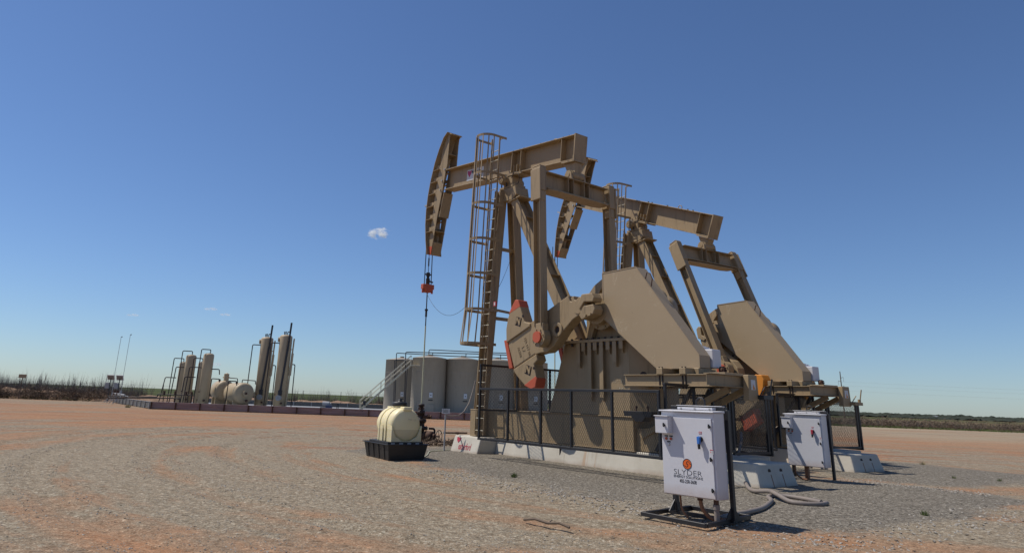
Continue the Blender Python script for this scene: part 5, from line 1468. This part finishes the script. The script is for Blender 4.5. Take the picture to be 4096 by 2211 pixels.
def horiz(x, y, zc, r, L, az, label, cap):
    t = empty('horizontal_vessel', (x, y, 0), 0, label, 'vessel', 'horizontal treating vessels')
    d = Vector((math.cos(az), math.sin(az), 0)); c = Vector((0, 0, zc))
    m = MB(); m.lathe([(0, -.12), (r * .5, -.09), (r * .85, .0), (r, .14), (r, L - .14), (r * .85, L), (r * .5, L + .09), (0, L + .12)], c - d * .0, -d, 40); m.build('shell', M['shell'], t)
    m = MB(); m.cyl(c + d * .08, c + d * .26, .22, 20); m.cyl(c + d * .26, c + d * .32, .27, 20); m.build('manway', M['shell'], t)
    m = MB(); m.cyl(c + d * .32, c + d * .42, .11, 12); m.cyl(c + d * .1 + Vector((.2, -.1, -.62)), c + d * .25 + Vector((.2, -.1, -.62)), .12, 12); m.build('nozzle', M['rust'], t)
    for k in (.25, .8):
        p = c - d * L * k; sd = d.cross(Vector((0, 0, 1))); m = MB(); m.bar(Vector((p.x, p.y, 0)) - sd * r * .8, Vector((p.x, p.y, 0)) + sd * r * .8, .18, (zc - r) * 2 + .5); m.build('saddle', M['shell'], t)
    if cap:
        p = c - d * .35; m = MB(); m.cyl(p + Vector((0, 0, r - .05)), p + Vector((0, 0, r + .62)), .24, 20); m.cyl(p + Vector((0, 0, r + .62)), p + Vector((0, 0, r + .70)), .17, 16, .06); m.cyl(p + Vector((-.34, 0, r + .28)), p + Vector((.34, 0, r + .28)), .05, 8); m.build('gas_dome', M['shell'], t)
    m = MB(); p = c - d * .9
    m.pipe([p + Vector((0, 0, r)), p + Vector((0, 0, r + .28)), p + Vector((1.3, -.3, r + .22)), p + Vector((1.35, -.3, r - .1))], .04, 8, .1)
    m.pipe([p + Vector((-.3, -.6, r * .6)), p + Vector((-.3, -.6, r + .1)), p + Vector((-1.0, -.8, r + .12)), p + Vector((-1.05, -.8, -zc + .1))], .045, 8, .1)
    m.cyl(p + Vector((-.3, -.6, r + .1)), p + Vector((-.3, -.6, r - .1)), .1, 10)
    m.build('piping', M['iron'], t)
horiz(-19.6, 65.4, 1.30, .93, 2.9, R(-52), 'nearer horizontal vessel with a round flanged end beside the left heater treater', False)
horiz(-22.4, 68.6, 1.50, .93, 2.6, R(-60), 'horizontal vessel with a small upright dome, behind the nearer one', True)
t = empty('transfer_pump', (-11.2, 60, 0), R(3), 'blue electric transfer pump with a small pipe rail behind the rusty wall', 'transfer pump')
MB().box(-.35, .45, -.25, .25, .0, .46).build('skid', M['dark'], t, .01)
m = MB(); m.cyl((-.2, 0, .72), (.35, 0, .72), .2, 20); m.cyl((.35, 0, .72), (.5, 0, .72), .12, 14); m.build('motor', M['galv'], t)
MB().box(.1, .62, -.32, .1, .2, .62).build('gear_case', M['bluesteel'], t, .02)
m = MB(); m.pipe([(.5, .1, .76), (1.1, .1, .76), (1.1, .1, .1)], .035, 8); m.pipe([(1.0, .1, .76), (1.0, -.1, .1)], .03, 8); m.build('pipe_rail', M['dark'], t)

# metering masts with solar panels, trestle pipe run
for i, (x, y, h, lb) in enumerate(((-34.95, 72, 6.4, 'left solar panel stand with a very tall thin antenna mast'), (-34.05, 72, 6.65, 'right solar panel stand with a very tall thin antenna mast'))):
    t = empty('antenna_mast', (x, y, 0), 0, lb, 'antenna mast', 'antenna masts with solar panels')
    m = MB(); m.cyl((.05, .25, 0), (-.02, .25, 2.6), .035, 8); m.cyl((-.02, .25, 2.6), (.0, .25, h), .020, 8); m.build('mast', M['galv'], t)
    m = MB(); m.box(-.02, .14, .23, .27, h - .02, h + .03); m.cyl((.08, .25, h - .05), (.08, .25, h + .07), .03, 8); m.build('antenna', M['galv'], t)
    m = MB(); m.bar((-.15, .0, 0), (-.2, 0, 2.5), .06, .06, (0, 1, 0)); m.build('stand_post', M['dark'], t)
    m = MB(); m.M = Matrix.Translation((-.2, -.02, 2.36)) @ Matrix.Rotation(R(-62), 4, 'X'); m.box(-.36, .36, -.28, .28, -.02, .02); sp = m.build('solar_panel', M['signw'], t)
    m = MB(); m.M = Matrix.Translation((-.2, -.02, 2.36)) @ Matrix.Rotation(R(-62), 4, 'X'); m.box(-.30, .30, -.20, .20, -.035, -.021); m.build('panel_back', M['pvc'], sp)
    MB().box(-.62, -.25, -.12, .08, 1.30, 1.86).build('electronics_box', M['galv'], t, .01)
t = empty('pipe_manifold', (-32, 67.5, 0), math.atan2(-9.7, 6.5), 'white pipe manifold on splayed legs at the left of the vessels', 'pipe manifold')
m = MB(); m.cyl((-3.2, 0, .86), (3.5, 0, .80), .06, 10); m.cyl((-2.8, .35, .70), (3.2, .35, .66), .05, 10); m.build('header_pipe', M['galv'], t)
for x in (-2.8, -1.2, .4, 2.6):
    m = MB(); m.bar((x, 0, .84), (x, -.75, 0), .06, .06); m.bar((x, 0, .84), (x, .75, 0), .06, .06); m.build('leg', M['galv'], t)
for x in (-2.4, -.6, 1.2):
    m = MB(); m.cyl((x, 0, .95), (x, 0, 1.15), .10, 10); m.cyl((x - .15, 0, .86), (x + .15, 0, .86), .11, 10); m.build('valve', M['rust'] if x < 0 else M['galv'], t)
t = empty('flow_line', (0, 0, 0), 0, 'dark steel pipeline with valves running from the manifold to the separators', 'pipeline')
m = MB(); m.pipe([(-31.8, 65, .62), (-27.7, 66, .70), (-27.7, 66, .95), (-24.4, 65.6, .98), (-24.4, 65.6, .2)], .05, 8); m.pipe([(-31, 63.5, .5), (-26.0, 65.2, .66), (-25.3, 65.2, .66), (-25.3, 65.2, .1)], .05, 8); m.build('pipe', M['iron'], t)
for x in (-27.0, -26.0, -25.0, -24.5):
    m = MB(); m.cyl((x, 65.7, .95), (x, 65.7, 1.22), .10, 10); m.cyl((x - .12, 65.7, 1.25), (x + .12, 65.7, 1.25), .03, 8); m.cyl((x, 65.7, .0), (x, 65.7, .9), .04, 8); m.build('valve', M['rust'], t)
t = empty('lease_sign', (-43.1, 70.5, 0), R(8), 'weathered brown board sign on a post among the brush, far left', 'sign')
MB().bar((0, .03, 0), (.02, .03, 2.0), .07, .07, (0, 1, 0)).build('post', M['wood'], t)
MB().box(-.36, .36, -.03, -.008, 1.98, 2.33).build('board', M['tan_rusty'], t, .01)

# barbed wire fence line behind the banks
t = empty('field_fence', (0, 0, 0), 0, 'thin wire field fence on slim posts beyond the earth bank', 'fence')
for k in range(16): MB().cyl((-58 + k * 5.2, 90 if k < 5 else 99, -.1), (-58 + k * 5.2, 90 if k < 5 else 99, 1.9), .035, 6).build('post', M['wood'], t)
m = MB()
for z in (1.8, 1.5, 1.2): m.tube([(-58 + k * 5.2, 90 if k < 5 else 99, z) for k in range(16)], .007, 4)
m.build('wires', M['galv'], t)

# utility pole + wires at right
t = empty('utility_pole', (94.4, 176, 0), R(-25), 'tall slim utility pole with three side arms on the right horizon', 'utility pole')
MB().cyl((0, 0, -1), (0, 0, 11.55), .17, 10, .10).build('pole', M['wood'], t)
arms = []
for sx_, z in ((1, 10.1), (-1, 9.25), (1, 8.0)):
    m = MB(); m.tube([(0, 0, z - .25), (.35 * sx_, 0, z), (.62 * sx_, 0, z)], .05, 6); ar = m.build('arm', M['wood'], t)
    m = MB(); m.cyl((.6 * sx_, 0, z), (.6 * sx_, 0, z - 1.05), .035, 6); m.build('insulator', M['galv'], ar)
    arms.append(Vector((94.4, 176, 0)) + Matrix.Rotation(R(-25), 3, 'Z') @ Vector((.6 * sx_, 0, z - 1.05)))
for i, p in enumerate(arms):
    for d, lb in ((Vector((150, -30, 1.0)), 'right'), (Vector((-38, 42, -.6)), 'left')):
        q = p + d
        m = MB(); m.tube([p.lerp(q, k / 16) - Vector((0, 0, 5.0 * (k / 16) * (1 - k / 16))) for k in range(17)], .008, 4)
        tag(m.build('power_line', M['galv']), '%s faint overhead wire running %s from the utility pole' % (('highest', 'middle', 'lowest')[i], lb), 'power line', 'overhead wires')

# ------------------------------------------------------------------ clouds (small real volumes)
def cloud_mat(dens):
    mt = bpy.data.materials.new('cloud_vapour'); mt.use_nodes = True; nt = mt.node_tree; nt.nodes.clear()
    out = nt.nodes.new('ShaderNodeOutputMaterial'); pv = nt.nodes.new('ShaderNodeVolumePrincipled')
    tc = nt.nodes.new('ShaderNodeTexCoord'); no = nt.nodes.new('ShaderNodeTexNoise'); no.inputs['Scale'].default_value = 3.2; no.inputs['Detail'].default_value = 6; no.inputs['Roughness'].default_value = .6
    ln = nt.nodes.new('ShaderNodeVectorMath'); ln.operation = 'LENGTH'
    mm = nt.nodes.new('ShaderNodeMapping'); mm.inputs['Location'].default_value = (-1, -1, -1); mm.inputs['Scale'].default_value = (2, 2, 2)
    nt.links.new(tc.outputs['Generated'], mm.inputs[0]); nt.links.new(mm.outputs[0], ln.inputs[0]); nt.links.new(tc.outputs['Generated'], no.inputs['Vector'])
    a = nt.nodes.new('ShaderNodeMath'); a.operation = 'SUBTRACT'; a.inputs[0].default_value = 1.0; nt.links.new(ln.outputs['Value'], a.inputs[1])
    b = nt.nodes.new('ShaderNodeMath'); b.operation = 'ADD'; nt.links.new(a.outputs[0], b.inputs[0]); 
    c = nt.nodes.new('ShaderNodeMath'); c.operation = 'MULTIPLY_ADD'; c.inputs[1].default_value = 3.4; c.inputs[2].default_value = -2.0; nt.links.new(no.outputs['Fac'], c.inputs[0]); nt.links.new(c.outputs[0], b.inputs[1])
    d = nt.nodes.new('ShaderNodeMath'); d.operation = 'MULTIPLY'; d.inputs[1].default_value = dens; nt.links.new(b.outputs[0], d.inputs[0])
    e = nt.nodes.new('ShaderNodeMath'); e.operation = 'MAXIMUM'; e.inputs[1].default_value = 0; nt.links.new(d.outputs[0], e.inputs[0])
    nt.links.new(e.outputs[0], pv.inputs['Density']); pv.inputs['Color'].default_value = (1, 1, 1, 1); pv.inputs['Anisotropy'].default_value = .2
    nt.links.new(pv.outputs[0], out.inputs['Volume']); return mt
cm1 = cloud_mat(.16); cm2 = cloud_mat(.05)
def cloud(x, y, z, sx, sy, sz, mt, lb):
    bm = bmesh.new(); bmesh.ops.create_icosphere(bm, subdivisions=2, radius=1.0); me = bpy.data.meshes.new('cloud'); bm.to_mesh(me); bm.free(); me.materials.append(mt)
    for v in me.vertices: v.co = Vector((v.co.x * sx, v.co.y * sy, v.co.z * sz))
    o = bpy.data.objects.new('cloud', me); col.objects.link(o); o.location = (x, y, z); tag(o, lb, 'cloud', 'small clouds low in the sky')
cloud(-322, 2500, 584, 54, 40, 27, cm1, 'small white puff of cloud left of the horse head')
cloud(-2170, 6000, 676, 82, 60, 16, cm2, 'thin wisp of cloud over the pale separators, left of a pair')
cloud(-2040, 6000, 632, 66, 60, 14, cm2, 'thin wisp of cloud over the pale separators, right of a pair')
cloud(-2830, 6000, 600, 75, 60, 14, cm2, 'faint wisp of cloud above the antenna masts')
cloud(-2061, 6000, 215, 60, 50, 20, cm2, 'low wisp of cloud just right of the tall separators')

# ------------------------------------------------------------------ light, sky, camera
SAZ, SEL = R(165), R(58)
sd = Vector((math.cos(SEL) * math.cos(SAZ), math.cos(SEL) * math.sin(SAZ), math.sin(SEL)))
sl = bpy.data.lights.new('sun', 'SUN'); sl.energy = 4.3; sl.angle = R(.53); sl.color = (1.0, .94, .855)
so = bpy.data.objects.new('sun', sl); col.objects.link(so); so.rotation_euler = (-sd).to_track_quat('-Z', 'Y').to_euler(); so.location = (0, 0, 60)
w = bpy.data.worlds.new('World'); scene.world = w; w.use_nodes = True; nt = w.node_tree; nt.nodes.clear()
wo = nt.nodes.new('ShaderNodeOutputWorld'); bg = nt.nodes.new('ShaderNodeBackground'); sk = nt.nodes.new('ShaderNodeTexSky')
sk.sky_type = 'NISHITA'; sk.sun_disc = False; sk.sun_elevation = SEL; sk.sun_rotation = R(90) - SAZ
sk.altitude = 400; sk.air_density = 1.0; sk.dust_density = .35; sk.ozone_density = 1.6
bg.inputs[1].default_value = .084
wb_ = nt.nodes.new('ShaderNodeMixRGB'); wb_.blend_type = 'MULTIPLY'; wb_.inputs[0].default_value = 1; wb_.inputs[2].default_value = (.76, .93, 1.20, 1)
nt.links.new(sk.outputs[0], wb_.inputs[1]); nt.links.new(wb_.outputs[0], bg.inputs[0]); nt.links.new(bg.outputs[0], wo.inputs[0])

F, PI_, RO, H, CX, CY = 2760.0, .27963, .03674, 1.45, -180.0, -300.0
cam = bpy.data.cameras.new('camera'); co = bpy.data.objects.new('camera', cam); col.objects.link(co); scene.camera = co
cam.sensor_width = 36; cam.sensor_fit = 'HORIZONTAL'; cam.lens = 36 * F / 4096
cam.shift_x = -CX / 4096; cam.shift_y = CY / 4096
cam.clip_start = .1; cam.clip_end = 20000
cp, sp_ = math.cos(PI_), math.sin(PI_); c_, s_ = math.cos(RO), math.sin(RO)
Rm = Matrix(((1, 0, 0), (0, -sp_, cp), (0, cp, sp_))) @ Matrix(((c_, -s_, 0), (s_, c_, 0), (0, 0, 1)))
right = Rm.col[0]; up = Rm.col[1]; fwd = Rm.col[2]
Mc = Matrix(((right.x, up.x, -fwd.x, 0), (right.y, up.y, -fwd.y, 0), (right.z, up.z, -fwd.z, H), (0, 0, 0, 1)))
co.matrix_world = Mc
vs_ = scene.view_settings; vs_.view_transform = 'Standard'; vs_.look = 'None'; vs_.exposure = 0.0; vs_.gamma = 1.0; vs_.use_curve_mapping = False
scene.cycles.volume_bounces = 6; scene.cycles.max_bounces = 12
